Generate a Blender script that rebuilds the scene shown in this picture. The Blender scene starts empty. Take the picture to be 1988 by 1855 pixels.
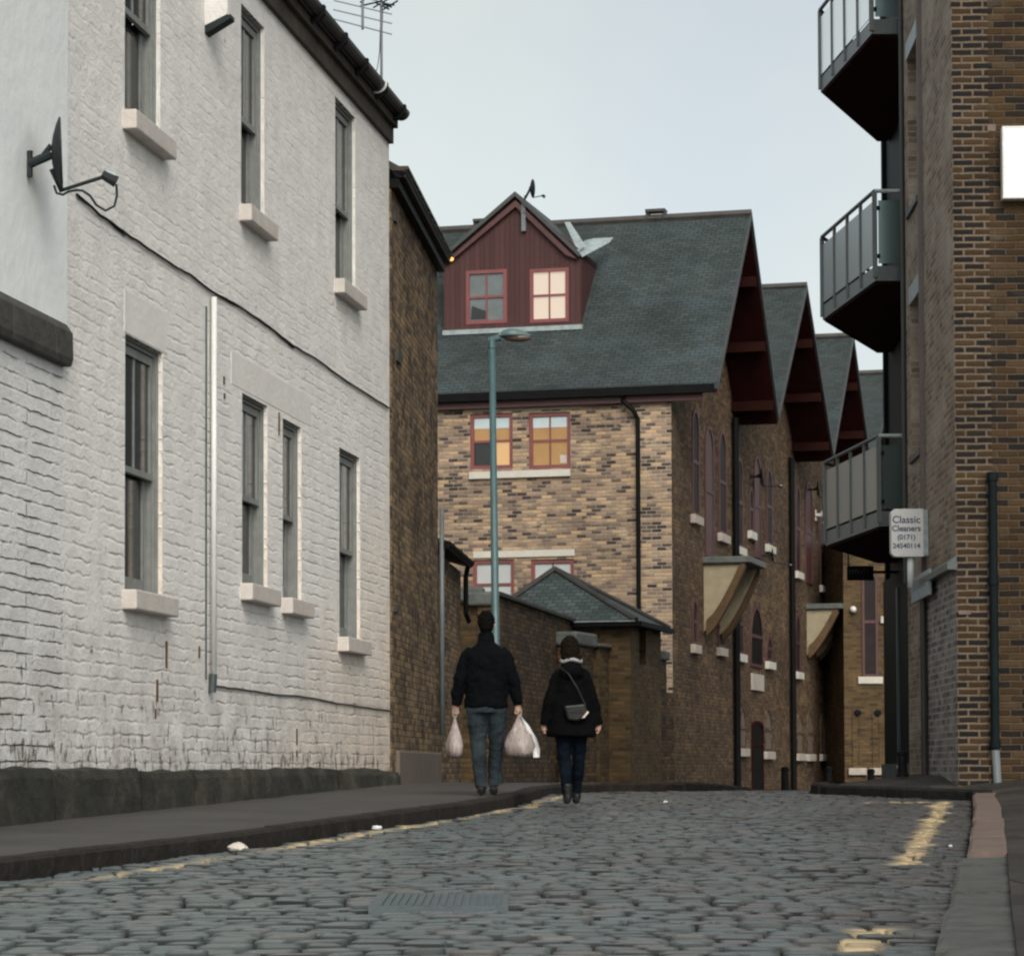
import bpy, math, random
from mathutils import Vector, Matrix, noise
random.seed(11)
R = math.radians
# ------------------------------------------------------------------ camera, world, sun, exposure
E = 0.787                       # eye height above the ground under the camera
FPX, CX, CY = 5355.0, 994.0, 1280.0
PITCH, ROLL = R(2.3), R(0.2)
sc = bpy.context.scene
cp, sp, cr, sr = math.cos(PITCH), math.sin(PITCH), math.cos(ROLL), math.sin(ROLL)
RIGHT = Vector((cr, sp*sr, -cp*sr)); UP = Vector((sr, -sp*cr, cp*cr)); FWD = Vector((0, cp, sp))
cam = bpy.data.cameras.new('camera'); camo = bpy.data.objects.new('camera', cam)
sc.collection.objects.link(camo); sc.camera = camo
camo.matrix_world = Matrix(((RIGHT.x, UP.x, -FWD.x, 0), (RIGHT.y, UP.y, -FWD.y, 0), (RIGHT.z, UP.z, -FWD.z, E), (0, 0, 0, 1)))
cam.sensor_width = 36; cam.lens = FPX/1988*36; cam.shift_y = (CY-927.5)/1988; cam.clip_end = 5000; cam.clip_start = .2
sc.view_settings.view_transform = 'Standard'; sc.view_settings.look = 'None'
sc.view_settings.gamma = 1; sc.view_settings.exposure = 0.41
sc.cycles.use_denoising = True; sc.cycles.filter_width = 2.3
SUN_EL, SUN_AZ = R(40), R(168)   # azimuth measured clockwise from +Y
w = bpy.data.worlds.new('World'); sc.world = w; w.use_nodes = True
nt = w.node_tree; nt.nodes.clear()
sky = nt.nodes.new('ShaderNodeTexSky'); sky.sky_type = 'NISHITA'; sky.sun_disc = False
sky.sun_elevation = SUN_EL; sky.sun_rotation = SUN_AZ; sky.air_density = 1.0; sky.dust_density = 3.0; sky.ozone_density = 1.0
hs = nt.nodes.new('ShaderNodeHueSaturation'); hs.inputs['Saturation'].default_value = .22
bg = nt.nodes.new('ShaderNodeBackground'); bg.inputs['Strength'].default_value = .13
wo = nt.nodes.new('ShaderNodeOutputWorld')
nt.links.new(sky.outputs[0], hs.inputs['Color']); tint = nt.nodes.new('ShaderNodeMix'); tint.data_type = 'RGBA'; tint.blend_type = 'MULTIPLY'; tint.inputs[0].default_value = 1; tint.inputs[7].default_value = (.97, 1.0, .95, 1)
nt.links.new(hs.outputs[0], tint.inputs[6]); 
wtc = nt.nodes.new('ShaderNodeTexCoord'); wn_ = nt.nodes.new('ShaderNodeTexNoise'); wn_.inputs['Scale'].default_value = 8; wn_.inputs['Detail'].default_value = 4
wr_ = nt.nodes.new('ShaderNodeValToRGB'); wr_.color_ramp.elements[0].position = .35; wr_.color_ramp.elements[0].color = (.9, .925, .975, 1); wr_.color_ramp.elements[1].position = .65; wr_.color_ramp.elements[1].color = (1, 1.0, .975, 1)
wm_ = nt.nodes.new('ShaderNodeMix'); wm_.data_type = 'RGBA'; wm_.blend_type = 'MULTIPLY'; wm_.inputs[0].default_value = 1
nt.links.new(wtc.outputs['Generated'], wn_.inputs['Vector']); nt.links.new(wn_.outputs['Fac'], wr_.inputs[0]); nt.links.new(tint.outputs[2], wm_.inputs[6]); nt.links.new(wr_.outputs[0], wm_.inputs[7]); nt.links.new(wm_.outputs[2], bg.inputs[0]); nt.links.new(bg.outputs[0], wo.inputs[0])
sl = bpy.data.lights.new('sun', 'SUN'); sl.energy = 1.5; sl.angle = R(35); sl.color = (1, .89, .78)
so = bpy.data.objects.new('sun', sl); sc.collection.objects.link(so)
sd = Vector((math.sin(SUN_AZ)*math.cos(SUN_EL), math.cos(SUN_AZ)*math.cos(SUN_EL), math.sin(SUN_EL)))
so.rotation_euler = sd.to_track_quat('Z', 'Y').to_euler()
so.location = (0, -10, 30)

def ray(px, py): return RIGHT*((px-CX)/FPX) - UP*((py-CY)/FPX) + FWD
def PX(px, py, Y):
    d = ray(px, py); return Vector((0, 0, E)) + d*(Y/d.y)

# ------------------------------------------------------------------ materials
MATS = {}
class N:
    def __init__(s, name):
        s.m = bpy.data.materials.new(name); s.m.use_nodes = True; s.t = s.m.node_tree; s.t.nodes.clear()
        s.out = s.n('ShaderNodeOutputMaterial'); s.p = s.n('ShaderNodeBsdfPrincipled'); s.l(s.p.outputs[0], s.out.inputs[0])
        s.tc = s.n('ShaderNodeTexCoord'); MATS[name] = s.m
    def n(s, t, **k):
        x = s.t.nodes.new(t)
        for a, b in k.items(): setattr(x, a, b)
        return x
    def l(s, a, b): s.t.links.new(a, b)
    def noise(s, vec, scale, detail=4, rough=.6):
        x = s.n('ShaderNodeTexNoise'); x.inputs['Scale'].default_value = scale; x.inputs['Detail'].default_value = detail
        x.inputs['Roughness'].default_value = rough; s.l(vec, x.inputs['Vector']); return x.outputs['Fac']
    def ramp(s, fac, stops, interp='LINEAR'):
        x = s.n('ShaderNodeValToRGB'); x.color_ramp.interpolation = interp; e = x.color_ramp.elements
        while len(e) < len(stops): e.new(.5)
        for el, (p, c) in zip(e, stops):
            el.position = p; el.color = (*c, 1) if len(c) == 3 else c
        s.l(fac, x.inputs[0]); return x.outputs[0]
    def mix(s, fac, a, b, mode='MIX'):
        x = s.n('ShaderNodeMix', data_type='RGBA', blend_type=mode)
        for v, i in ((fac, 0), (a, 6), (b, 7)):
            if hasattr(v, 'is_output') or isinstance(v, bpy.types.NodeSocket): s.l(v, x.inputs[i])
            elif i == 0: x.inputs[0].default_value = v
            else: x.inputs[i].default_value = (*v, 1)
        return x.outputs[2]
    def math(s, op, a, b=0.0):
        x = s.n('ShaderNodeMath', operation=op)
        for v, i in ((a, 0), (b, 1)):
            if isinstance(v, bpy.types.NodeSocket): s.l(v, x.inputs[i])
            else: x.inputs[i].default_value = v
        return x.outputs[0]
    def bump(s, h, dist=.01, strength=1, prev=None):
        x = s.n('ShaderNodeBump'); x.inputs['Distance'].default_value = dist; x.inputs['Strength'].default_value = strength
        s.l(h, x.inputs['Height'])
        if prev: s.l(prev, x.inputs['Normal'])
        return x.outputs[0]
def g3(v): return (v, v, v)
def scl(c, k): return tuple(min(1, x*k) for x in c)

def simple(name, col, rough=.6, var=.25, vs=3, bump=.003, bs=30, metal=0, emit=None, spec=.5, fine=0):
    s = N(name); v = s.tc.outputs['Object']
    f = s.noise(v, vs, 5, .65)
    c = s.ramp(f, [(.25, scl(col, 1-var)), (.75, scl(col, 1+var))])
    s.l(c, s.p.inputs['Base Color']); s.p.inputs['Roughness'].default_value = rough; s.p.inputs['Metallic'].default_value = metal
    s.p.inputs['Specular IOR Level'].default_value = spec
    if bump: s.l(s.bump(s.noise(v, bs, 4), bump), s.p.inputs['Normal'])
    if emit:
        s.p.inputs['Emission Color'].default_value = (*emit[0], 1); s.p.inputs['Emission Strength'].default_value = emit[1]
    return s.m

def brick(name, stops, mortar, bw=.225, bh=.075, ms=.010, bump=.006, rough=.85, grime=.35, gscale=.6, wob=.004, mblur=.3, patch=None, off=.5, spots=None):
    """stops: per-brick colours (ramp). uv is in metres."""
    s = N(name); uv = s.tc.outputs['UV']
    nz = s.n('ShaderNodeTexNoise'); nz.inputs['Scale'].default_value = 7; nz.inputs['Detail'].default_value = 3; s.l(uv, nz.inputs['Vector'])
    sub = s.n('ShaderNodeVectorMath', operation='SUBTRACT'); s.l(nz.outputs['Color'], sub.inputs[0]); sub.inputs[1].default_value = (.5, .5, .5)
    sc_ = s.n('ShaderNodeVectorMath', operation='SCALE'); s.l(sub.outputs[0], sc_.inputs[0]); sc_.inputs['Scale'].default_value = wob*4
    add = s.n('ShaderNodeVectorMath', operation='ADD'); s.l(uv, add.inputs[0]); s.l(sc_.outputs[0], add.inputs[1])
    b = s.n('ShaderNodeTexBrick'); s.l(add.outputs[0], b.inputs['Vector'])
    b.offset = off; b.inputs['Color1'].default_value = (0, 0, 0, 1); b.inputs['Color2'].default_value = (1, 1, 1, 1)
    b.inputs['Mortar'].default_value = (.5, .5, .5, 1); b.inputs['Scale'].default_value = 1
    b.inputs['Brick Width'].default_value = bw; b.inputs['Row Height'].default_value = bh
    b.inputs['Mortar Size'].default_value = ms; b.inputs['Mortar Smooth'].default_value = mblur; b.inputs['Bias'].default_value = 0
    col = s.ramp(b.outputs['Color'], stops)
    fn = s.noise(uv, 60, 4, .7)
    col = s.mix(s.math('MULTIPLY', fn, .45), col, s.mix(1.0, col, (.35, .33, .3), 'MULTIPLY'))
    if patch:
        pm = s.n('ShaderNodeMapping'); pm.inputs['Scale'].default_value = (.6, 1.5, 1); s.l(uv, pm.inputs[0])
        pf = s.ramp(s.noise(pm.outputs[0], patch[1], 5, .65), [(patch[2], g3(0)), (patch[2]+.1, g3(.9))])
        col = s.mix(pf, col, patch[0])
    mt = s.ramp(s.noise(uv, 25, 3), [(.3, scl(mortar, .7)), (.7, scl(mortar, 1.2))])
    col = s.mix(b.outputs['Fac'], col, mt)
    gf = s.noise(uv, gscale, 6, .6)
    gr = s.ramp(gf, [(.3, g3(1-grime)), (.65, g3(1.0))])
    col = s.mix(1.0, col, gr, 'MULTIPLY')
    if spots:
        sf = s.ramp(s.noise(uv, spots[1], 6, .75), [(spots[2], g3(0)), (spots[2]+.03, g3(1))])
        col = s.mix(sf, col, spots[0])
    s.l(col, s.p.inputs['Base Color']); s.p.inputs['Roughness'].default_value = rough
    s.p.inputs['Specular IOR Level'].default_value = .25
    h = s.math('SUBTRACT', s.math('MULTIPLY', s.noise(uv, 18, 5, .7), .9), b.outputs['Fac'])
    s.l(s.bump(h, bump), s.p.inputs['Normal'])
    return s.m

simple('black', (.005, .006, .006), .6, .4, spec=.1)
simple('cornice', (.05, .04, .03), .85, .6, vs=4)
simple('pane_matte', (.02, .014, .014), .6, .4, bump=0, spec=.2)
simple('dark_steel', (.045, .06, .062), .4, .2, metal=0, spec=.6)
simple('lead_grey', (.14, .16, .17), .45, .3)
simple('lead_bright', (.29, .34, .35), .45, .35, vs=8)
simple('white_sill', (.53, .485, .45), .7, .12, vs=6, bump=.006)
simple('white_smooth', (.72, .69, .66), .7, .08, vs=3, bump=.008, bs=12)
simple('white_paint', (.66, .66, .64), .5, .1)
simple('pale_pipe', (.52, .56, .56), .45, .15)
simple('window_grey', (.2, .21, .2), .55, .22, vs=9)
simple('window_dark', (.03, .03, .03), .5, .3)
simple('maroon', (.075, .027, .027), .55, .25, vs=3)
simple('maroon_frame', (.2, .058, .058), .5, .2)
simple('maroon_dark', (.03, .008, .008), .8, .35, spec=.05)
simple('purlin', (.022, .007, .006), .8, .2, spec=.05)
simple('stone_lintel', (.55, .52, .46), .75, .12)
simple('stone_sill', (.42, .37, .32), .8, .2, vs=7)
simple('render_cream', (.33, .28, .19), .8, .2, vs=4)
simple('bracket_brown', (.09, .05, .018), .7, .35, vs=6)
simple('slate_edge', (.05, .055, .055), .7, .3)
simple('coping', (.05, .047, .041), .85, .4, vs=5, bump=.02, bs=9)
simple('coping_grey', (.11, .12, .115), .85, .4, vs=5, bump=.02, bs=9)
simple('gutter', (.04, .036, .033), .5, .55, vs=3)
simple('teal_paint', (.06, .115, .125), .45, .2)
simple('teal_light', (.3, .36, .34), .5, .2)
simple('lamp_glass', (.12, .09, .07), .3, .2)
simple('green_cladding', (.005, .01, .011), .6, .4, spec=.12)
simple('brown_trim', (.12, .1, .095), .7, .2)
simple('brown_render', (.13, .105, .085), .8, .25)
simple('blind_white', (.5, .58, .6), .7, .08)
simple('kerb_stone', (.02, .017, .015), .85, .5, vs=5, bump=.02, bs=14, spec=.2)
simple('kerb_pink', (.125, .09, .075), .75, .3, vs=4, bump=.012, bs=14)
simple('kerb_rough', (.06, .062, .058), .85, .4, vs=6, bump=.03, bs=10)
simple('iron', (.085, .105, .115), .45, .2, metal=.3)
simple('skin', (.42, .25, .18), .5, .1)
simple('hair_dark', (.003, .0025, .002), .8, .3, spec=.08, vs=30, bump=.01, bs=60)
simple('hair_brown', (.008, .005, .003), .8, .3, spec=.08, vs=30, bump=.01, bs=60)
simple('jacket', (.0022, .003, .004), .9, .4, spec=.08, vs=8, bump=.008, bs=12)
simple('coat', (.0015, .002, .002), .9, .4, spec=.08, vs=8, bump=.008, bs=12)
simple('scarf', (.3, .28, .3), .9, .4, vs=18, bump=.01, bs=40)
simple('denim', (.024, .033, .038), .85, .75, vs=4, spec=.1, bump=.01, bs=14)
simple('denim_navy', (.004, .007, .012), .9, .5, spec=.05, vs=6, bump=.01, bs=14)
simple('leather', (.012, .012, .012), .4, .3, spec=.25, bump=.006, bs=20)
simple('silver', (.6, .5, .45), .3, .1, metal=.8)
simple('paper', (.5, .45, .4), .8, .15)
simple('sign_white', (.62, .62, .62), .4, .05)
simple('sign_grey', (.3, .36, .4), .5, .15)
simple('ink', (.05, .07, .14), .6, .1)
simple('ink_grey', (.16, .2, .25), .6, .1)
simple('ink_worn', (.06, .065, .062), .7, .6, vs=30)
simple('lit_panel', (.8, .8, .8), .4, 0, bump=0, emit=((1, .98, .96), 1.6))
simple('pane_cream', (.3, .25, .2), .5, .04, bump=0, emit=((1, .82, .66), .36))
simple('pane_amber', (.2, .12, .05), .5, .3, vs=2, bump=0, emit=((1, .52, .17), .16))
simple('pane_amber_bright', (.2, .12, .05), .5, .2, vs=2, bump=0, emit=((1, .6, .27), .42))
simple('eave_glow', (.5, .3, .1), .5, .1, bump=0, emit=((1, .45, .12), 1.3))
simple('pane_blind', (.45, .47, .47), .5, .05, bump=0)
simple('pane_grey', (.13, .15, .155), .2, .2, bump=0)
simple('pane_dark', (.018, .02, .02), .12, .3, bump=0)
simple('net_curtain', (.1, .095, .09), .8, .5, vs=14, bump=0)
simple('dish_grey', (.018, .025, .027), .6, .2, spec=.2)
def mk_asphalt(name, col, bs=60, bump=.006, joints=None):
    s = N(name); v = s.tc.outputs['Object']
    c = s.ramp(s.noise(v, 1.3, 7, .75), [(.3, scl(col, .55)), (.7, scl(col, 1.4))]); c = s.mix(s.ramp(s.noise(v, 6, 2), [(.66, g3(0)), (.68, g3(.6))]), c, scl(col, .4))
    c = s.mix(s.math('MULTIPLY', s.noise(v, 90, 2), .6), c, scl(col, .5))
    s.l(c, s.p.inputs['Base Color']); s.p.inputs['Roughness'].default_value = .75
    s.l(s.bump(s.noise(v, bs, 5, .7), bump), s.p.inputs['Normal'])
simple('lantern_teal', (.1, .15, .155), .45, .2)
simple('kerb_black', (.018, .018, .018), .9, .4, vs=6, bump=.01, spec=.1)
mk_asphalt('ground_dark', (.02, .02, .02))
mk_asphalt('pavement', (.06, .056, .052), bump=.015, bs=25)
mk_asphalt('pavement_right', (.075, .07, .066))
# painted brick of the white house
def painted(name, col, ms, bump, wob, courses=1.0, rough_n=1.0):
    s = N(name); uv = s.tc.outputs['UV']
    nz = s.n('ShaderNodeTexNoise'); nz.inputs['Scale'].default_value = 6; nz.inputs['Detail'].default_value = 4; s.l(uv, nz.inputs['Vector'])
    sub = s.n('ShaderNodeVectorMath', operation='SUBTRACT'); s.l(nz.outputs['Color'], sub.inputs[0]); sub.inputs[1].default_value = (.5, .5, .5)
    sc_ = s.n('ShaderNodeVectorMath', operation='SCALE'); s.l(sub.outputs[0], sc_.inputs[0]); sc_.inputs['Scale'].default_value = wob
    add = s.n('ShaderNodeVectorMath', operation='ADD'); s.l(uv, add.inputs[0]); s.l(sc_.outputs[0], add.inputs[1])
    b = s.n('ShaderNodeTexBrick'); s.l(add.outputs[0], b.inputs['Vector']); b.offset = .5
    b.inputs['Scale'].default_value = 1; b.inputs['Brick Width'].default_value = 1.7; b.inputs['Row Height'].default_value = .107
    b.inputs['Mortar Size'].default_value = ms; b.inputs['Mortar Smooth'].default_value = 1.0
    b.inputs['Color1'].default_value = (0, 0, 0, 1); b.inputs['Color2'].default_value = (1, 1, 1, 1)
    low = s.noise(uv, .45, 4, .5); mid = s.noise(uv, 3.2, 6, .7); fine = s.noise(uv, 22, 6, .75)
    sepz = s.n('ShaderNodeSeparateXYZ'); s.l(uv, sepz.inputs[0]); hz = s.ramp(s.math('MULTIPLY', sepz.outputs[1], .1), [(.25, g3(1)), (.6, g3(.3))])
    joint_on = s.math('MULTIPLY', s.ramp(s.noise(uv, 2.2, 4, .7), [(.4, g3(.02)), (.62, g3(1))]), hz)
    c = s.ramp(mid, [(.25, scl(col, .8)), (.6, col), (.8, scl(col, 1.06))])
    c = s.mix(1.0, c, s.ramp(low, [(.3, (.94, .945, .95)), (.7, (1.0, .985, .97))]), 'MULTIPLY')
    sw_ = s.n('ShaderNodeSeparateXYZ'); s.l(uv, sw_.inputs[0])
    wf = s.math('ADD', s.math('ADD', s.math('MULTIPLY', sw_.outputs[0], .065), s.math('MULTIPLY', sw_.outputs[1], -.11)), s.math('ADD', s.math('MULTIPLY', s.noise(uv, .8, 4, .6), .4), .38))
    c = s.mix(1.0, c, s.ramp(wf, [(.04, (1, 1, 1)), (.42, (1.0, .885, .78))]), 'MULTIPLY')  # warm lamplight painted into the wall colour towards the lower right
    gb = s.math('MULTIPLY', s.ramp(s.math('MULTIPLY', sw_.outputs[1], .3), [(.22, g3(1)), (.75, g3(0))]), s.ramp(s.noise(uv, 2.4, 6, .7), [(.36, g3(0)), (.62, g3(.7))]))
    c = s.mix(gb, c, (.36, .33, .3))
    jd = s.math('MULTIPLY', b.outputs['Fac'], s.math('MULTIPLY', joint_on, .3*courses))
    c = s.mix(jd, c, (.36, .34, .32))
    # chipped paint: small dark flakes, more of them near the base
    sep = s.n('ShaderNodeSeparateXYZ'); s.l(uv, sep.inputs[0])
    hgt = s.ramp(s.math('MULTIPLY', sep.outputs[1], .2), [(.15, g3(.17)), (.24, g3(.09)), (.45, g3(.02))])
    mp = s.n('ShaderNodeMapping'); mp.inputs['Scale'].default_value = (1.0, .55, 1); s.l(uv, mp.inputs[0])
    fl = s.math('ADD', s.noise(mp.outputs[0], 9, 5, .7), hgt)
    ff = s.ramp(fl, [(.68, g3(0)), (.74, g3(.8))])
    c = s.mix(ff, c, (.1, .075, .055))
    s.l(c, s.p.inputs['Base Color']); s.p.inputs['Roughness'].default_value = .65
    s.p.inputs['Specular IOR Level'].default_value = .3
    h = s.math('SUBTRACT', s.math('ADD', s.math('ADD', s.math('MULTIPLY', fine, 1.0*rough_n), s.math('MULTIPLY', s.noise(uv, 10, 6, .7), 1.5*rough_n)), s.math('MULTIPLY', mid, 1.2*rough_n)), s.math('MULTIPLY', b.outputs['Fac'], s.math('MULTIPLY', joint_on, courses)))
    h = s.math('SUBTRACT', h, s.math('MULTIPLY', ff, .8))
    s.l(s.bump(h, bump), s.p.inputs['Normal'])
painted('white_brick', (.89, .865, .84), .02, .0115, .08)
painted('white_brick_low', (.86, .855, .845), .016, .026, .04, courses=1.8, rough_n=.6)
s_ = N('white_plaster'); v_ = s_.tc.outputs['Object']
s_.l(s_.ramp(s_.noise(v_, 1.2, 5, .6), [(.3, (.76, .79, .79)), (.7, (.84, .86, .85))]), s_.p.inputs['Base Color']); s_.p.inputs['Roughness'].default_value = .7
s_.l(s_.bump(s_.noise(v_, 5, 5, .6), .01), s_.p.inputs['Normal'])
brick('brick_sooty', [(0, (.13, .09, .06)), (.35, (.24, .17, .11)), (.6, (.36, .25, .145)), (1, (.48, .31, .17))], (.24, .19, .14), grime=.6, gscale=.9, bump=.02, mblur=.9, patch=((.4, .33, .25), 5, .62), spots=((.06, .045, .03), 2.5, .55), wob=.01)
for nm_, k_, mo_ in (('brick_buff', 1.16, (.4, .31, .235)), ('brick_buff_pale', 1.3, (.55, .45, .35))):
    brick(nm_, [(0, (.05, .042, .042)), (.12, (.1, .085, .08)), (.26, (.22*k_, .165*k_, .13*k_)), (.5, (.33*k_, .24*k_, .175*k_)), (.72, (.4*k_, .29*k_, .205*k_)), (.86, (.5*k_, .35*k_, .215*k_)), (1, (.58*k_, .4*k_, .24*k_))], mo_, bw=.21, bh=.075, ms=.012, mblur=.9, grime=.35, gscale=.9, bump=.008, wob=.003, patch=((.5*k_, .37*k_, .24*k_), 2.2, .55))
brick('brick_side', [(0, (.07, .046, .034)), (.4, (.135, .086, .055)), (.7, (.18, .115, .066)), (1, (.25, .155, .075))], (.14, .1, .068), grime=.5, gscale=.5, bump=.014, mblur=.8, patch=((.27, .17, .09), 1.6, .56), spots=((.05, .035, .025), 2.2, .6))  # same stock brick as the front, darker: the side's shade is in its colour
brick('brick_wall', [(0, (.06, .04, .026)), (.4, (.11, .074, .045)), (.7, (.16, .1, .055)), (1, (.24, .145, .065))], (.11, .08, .056), grime=.55, gscale=.9, bump=.016, mblur=.8, patch=((.2, .125, .06), 1.8, .58), spots=((.03, .022, .018), 2.5, .6))
brick('brick_ochre', [(0, (.08, .055, .03)), (.4, (.15, .1, .048)), (1, (.21, .13, .06))], (.12, .09, .055), grime=.5, gscale=.9, bump=.01)
brick('brick_quoin', [(0, (.008, .008, .009)), (.4, (.014, .012, .012)), (.5, (.04, .024, .013)), (.75, (.055, .032, .014)), (1, (.075, .044, .02))], (.17, .125, .085), ms=.017, mblur=.6, grime=.45, gscale=1.2, bump=.012, rough=.8)
brick('brick_gold', [(0, (.01, .009, .009)), (.3, (.025, .017, .012)), (.4, (.052, .029, .012)), (.7, (.08, .044, .015)), (1, (.095, .062, .032))], (.115, .085, .058), ms=.012, mblur=.8, patch=((.09, .07, .045), 1.6, .6), grime=.5, gscale=1.2, bump=.01)
brick('brick_muted', [(0, (.2, .15, .11)), (.4, (.32, .25, .19)), (1, (.46, .37, .29))], (.42, .36, .3), ms=.012, mblur=.9, grime=.35, gscale=1.2, bump=.004, wob=.002, patch=((.42, .36, .3), .8, .5))
brick('brick_greypaint', [(0, (.14, .14, .14)), (.5, (.36, .34, .33)), (1, (.48, .45, .43))], (.5, .47, .45), ms=.013, grime=.4, gscale=2.5, bump=.015)
brick('slate', [(0, (.046, .06, .06)), (.5, (.056, .073, .073)), (1, (.072, .088, .088))], (.022, .027, .03), bw=.2, bh=.1, ms=.008, mblur=.8, grime=.4, gscale=.6, bump=.012, rough=.55, wob=.008, patch=((.06, .079, .085), 1.1, .5))
brick('tile_small', [(0, (.06, .085, .085)), (1, (.11, .14, .135))], (.035, .042, .042), bw=.18, bh=.12, ms=.012, grime=.35, gscale=1.2, bump=.015, rough=.55)
brick('boards', [(0, (.075, .032, .031)), (1, (.098, .043, .041))], (.05, .02, .02), bw=.11, bh=9, ms=.004, grime=.15, bump=.006, rough=.6, off=0)
brick('flags', [(0, (.035, .032, .03)), (1, (.07, .062, .055))], (.02, .02, .02), bw=.9, bh=.6, ms=.012, grime=.4, gscale=.7, bump=.02, rough=.7)
# rough dark plinth stone
s_ = N('plinth_stone'); v_ = s_.tc.outputs['Object']
c_ = s_.ramp(s_.noise(v_, 2.2, 7, .7), [(.3, (.007, .007, .006)), (.5, (.03, .03, .023)), (.7, (.085, .078, .058))])
s_.l(c_, s_.p.inputs['Base Color']); s_.p.inputs['Roughness'].default_value = .9
s_.l(s_.bump(s_.noise(v_, 6, 7, .75), .09), s_.p.inputs['Normal'])
# setts
s_ = N('setts'); v_ = s_.tc.outputs['Object']
at = s_.n('ShaderNodeAttribute', attribute_name='tone'); ap = s_.n('ShaderNodeAttribute', attribute_name='paint')
c_ = s_.ramp(at.outputs['Fac'], [(0, (.07, .1, .108)), (.3, (.1, .135, .14)), (.6, (.125, .168, .175)), (.8, (.14, .15, .15)), (1, (.19, .195, .185))])
c_ = s_.mix(s_.math('MULTIPLY', s_.noise(v_, 40, 5, .7), .7), c_, (.03, .03, .03))
sx_ = s_.n('ShaderNodeSeparateXYZ'); s_.l(v_, sx_.inputs[0])
ad = s_.n('ShaderNodeAttribute', attribute_name='dirt'); c_ = s_.mix(ad.outputs['Fac'], c_, (.006, .006, .006))
wide = s_.ramp(s_.math('ADD', s_.noise(v_, .5, 4, .6), s_.math('MULTIPLY', sx_.outputs[0], .09)), [(.42, (1, 1, 1)), (.75, (.84, .66, .64))])
c_ = s_.mix(1.0, c_, wide, 'MULTIPLY')
pf = s_.math('MULTIPLY', ap.outputs['Fac'], s_.ramp(s_.noise(v_, 6, 5, .7), [(.3, g3(0)), (.42, g3(1))]))
c_ = s_.mix(s_.math('MULTIPLY', pf, .9), c_, (.42, .32, .18))
s_.l(c_, s_.p.inputs['Base Color'])
s_.p.inputs['Specular IOR Level'].default_value = .55
s_.l(s_.mix(ad.outputs['Fac'], s_.ramp(s_.noise(v_, 5, 5, .6), [(.3, g3(.24)), (.7, g3(.46))]), (1, 1, 1)), s_.p.inputs['Roughness'])
s_.l(s_.bump(s_.noise(v_, 18, 4, .6), .006), s_.p.inputs['Normal'])
# frosted glass panels and thin plastic
s_ = N('frosted_glass'); s_.p.inputs['Base Color'].default_value = (.23, .3, .285, 1); s_.p.inputs['Roughness'].default_value = .28
s_.p.inputs['Transmission Weight'].default_value = .85; s_.p.inputs['IOR'].default_value = 1.15
s_ = N('grey_glass'); s_.p.inputs['Base Color'].default_value = (.12, .15, .15, 1); s_.p.inputs['Roughness'].default_value = .25  # darker copy of the panel glass, dark reflections put into its colour
s_.p.inputs['Transmission Weight'].default_value = .12; s_.p.inputs['IOR'].default_value = 1.2
s_ = N('plastic_bag'); s_.p.inputs['Roughness'].default_value = .45; v_ = s_.tc.outputs['Object']
mp_ = s_.n('ShaderNodeMapping'); mp_.inputs['Scale'].default_value = (30, 30, 3); s_.l(v_, mp_.inputs[0])
f_ = s_.noise(mp_.outputs[0], 1, 4, .6)
s_.l(s_.ramp(f_, [(.3, (.2, .14, .125)), (.7, (.5, .44, .42))]), s_.p.inputs['Base Color'])
s_.l(s_.bump(f_, .02), s_.p.inputs['Normal']); s_.p.inputs['Transmission Weight'].default_value = .15
M = MATS

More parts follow.
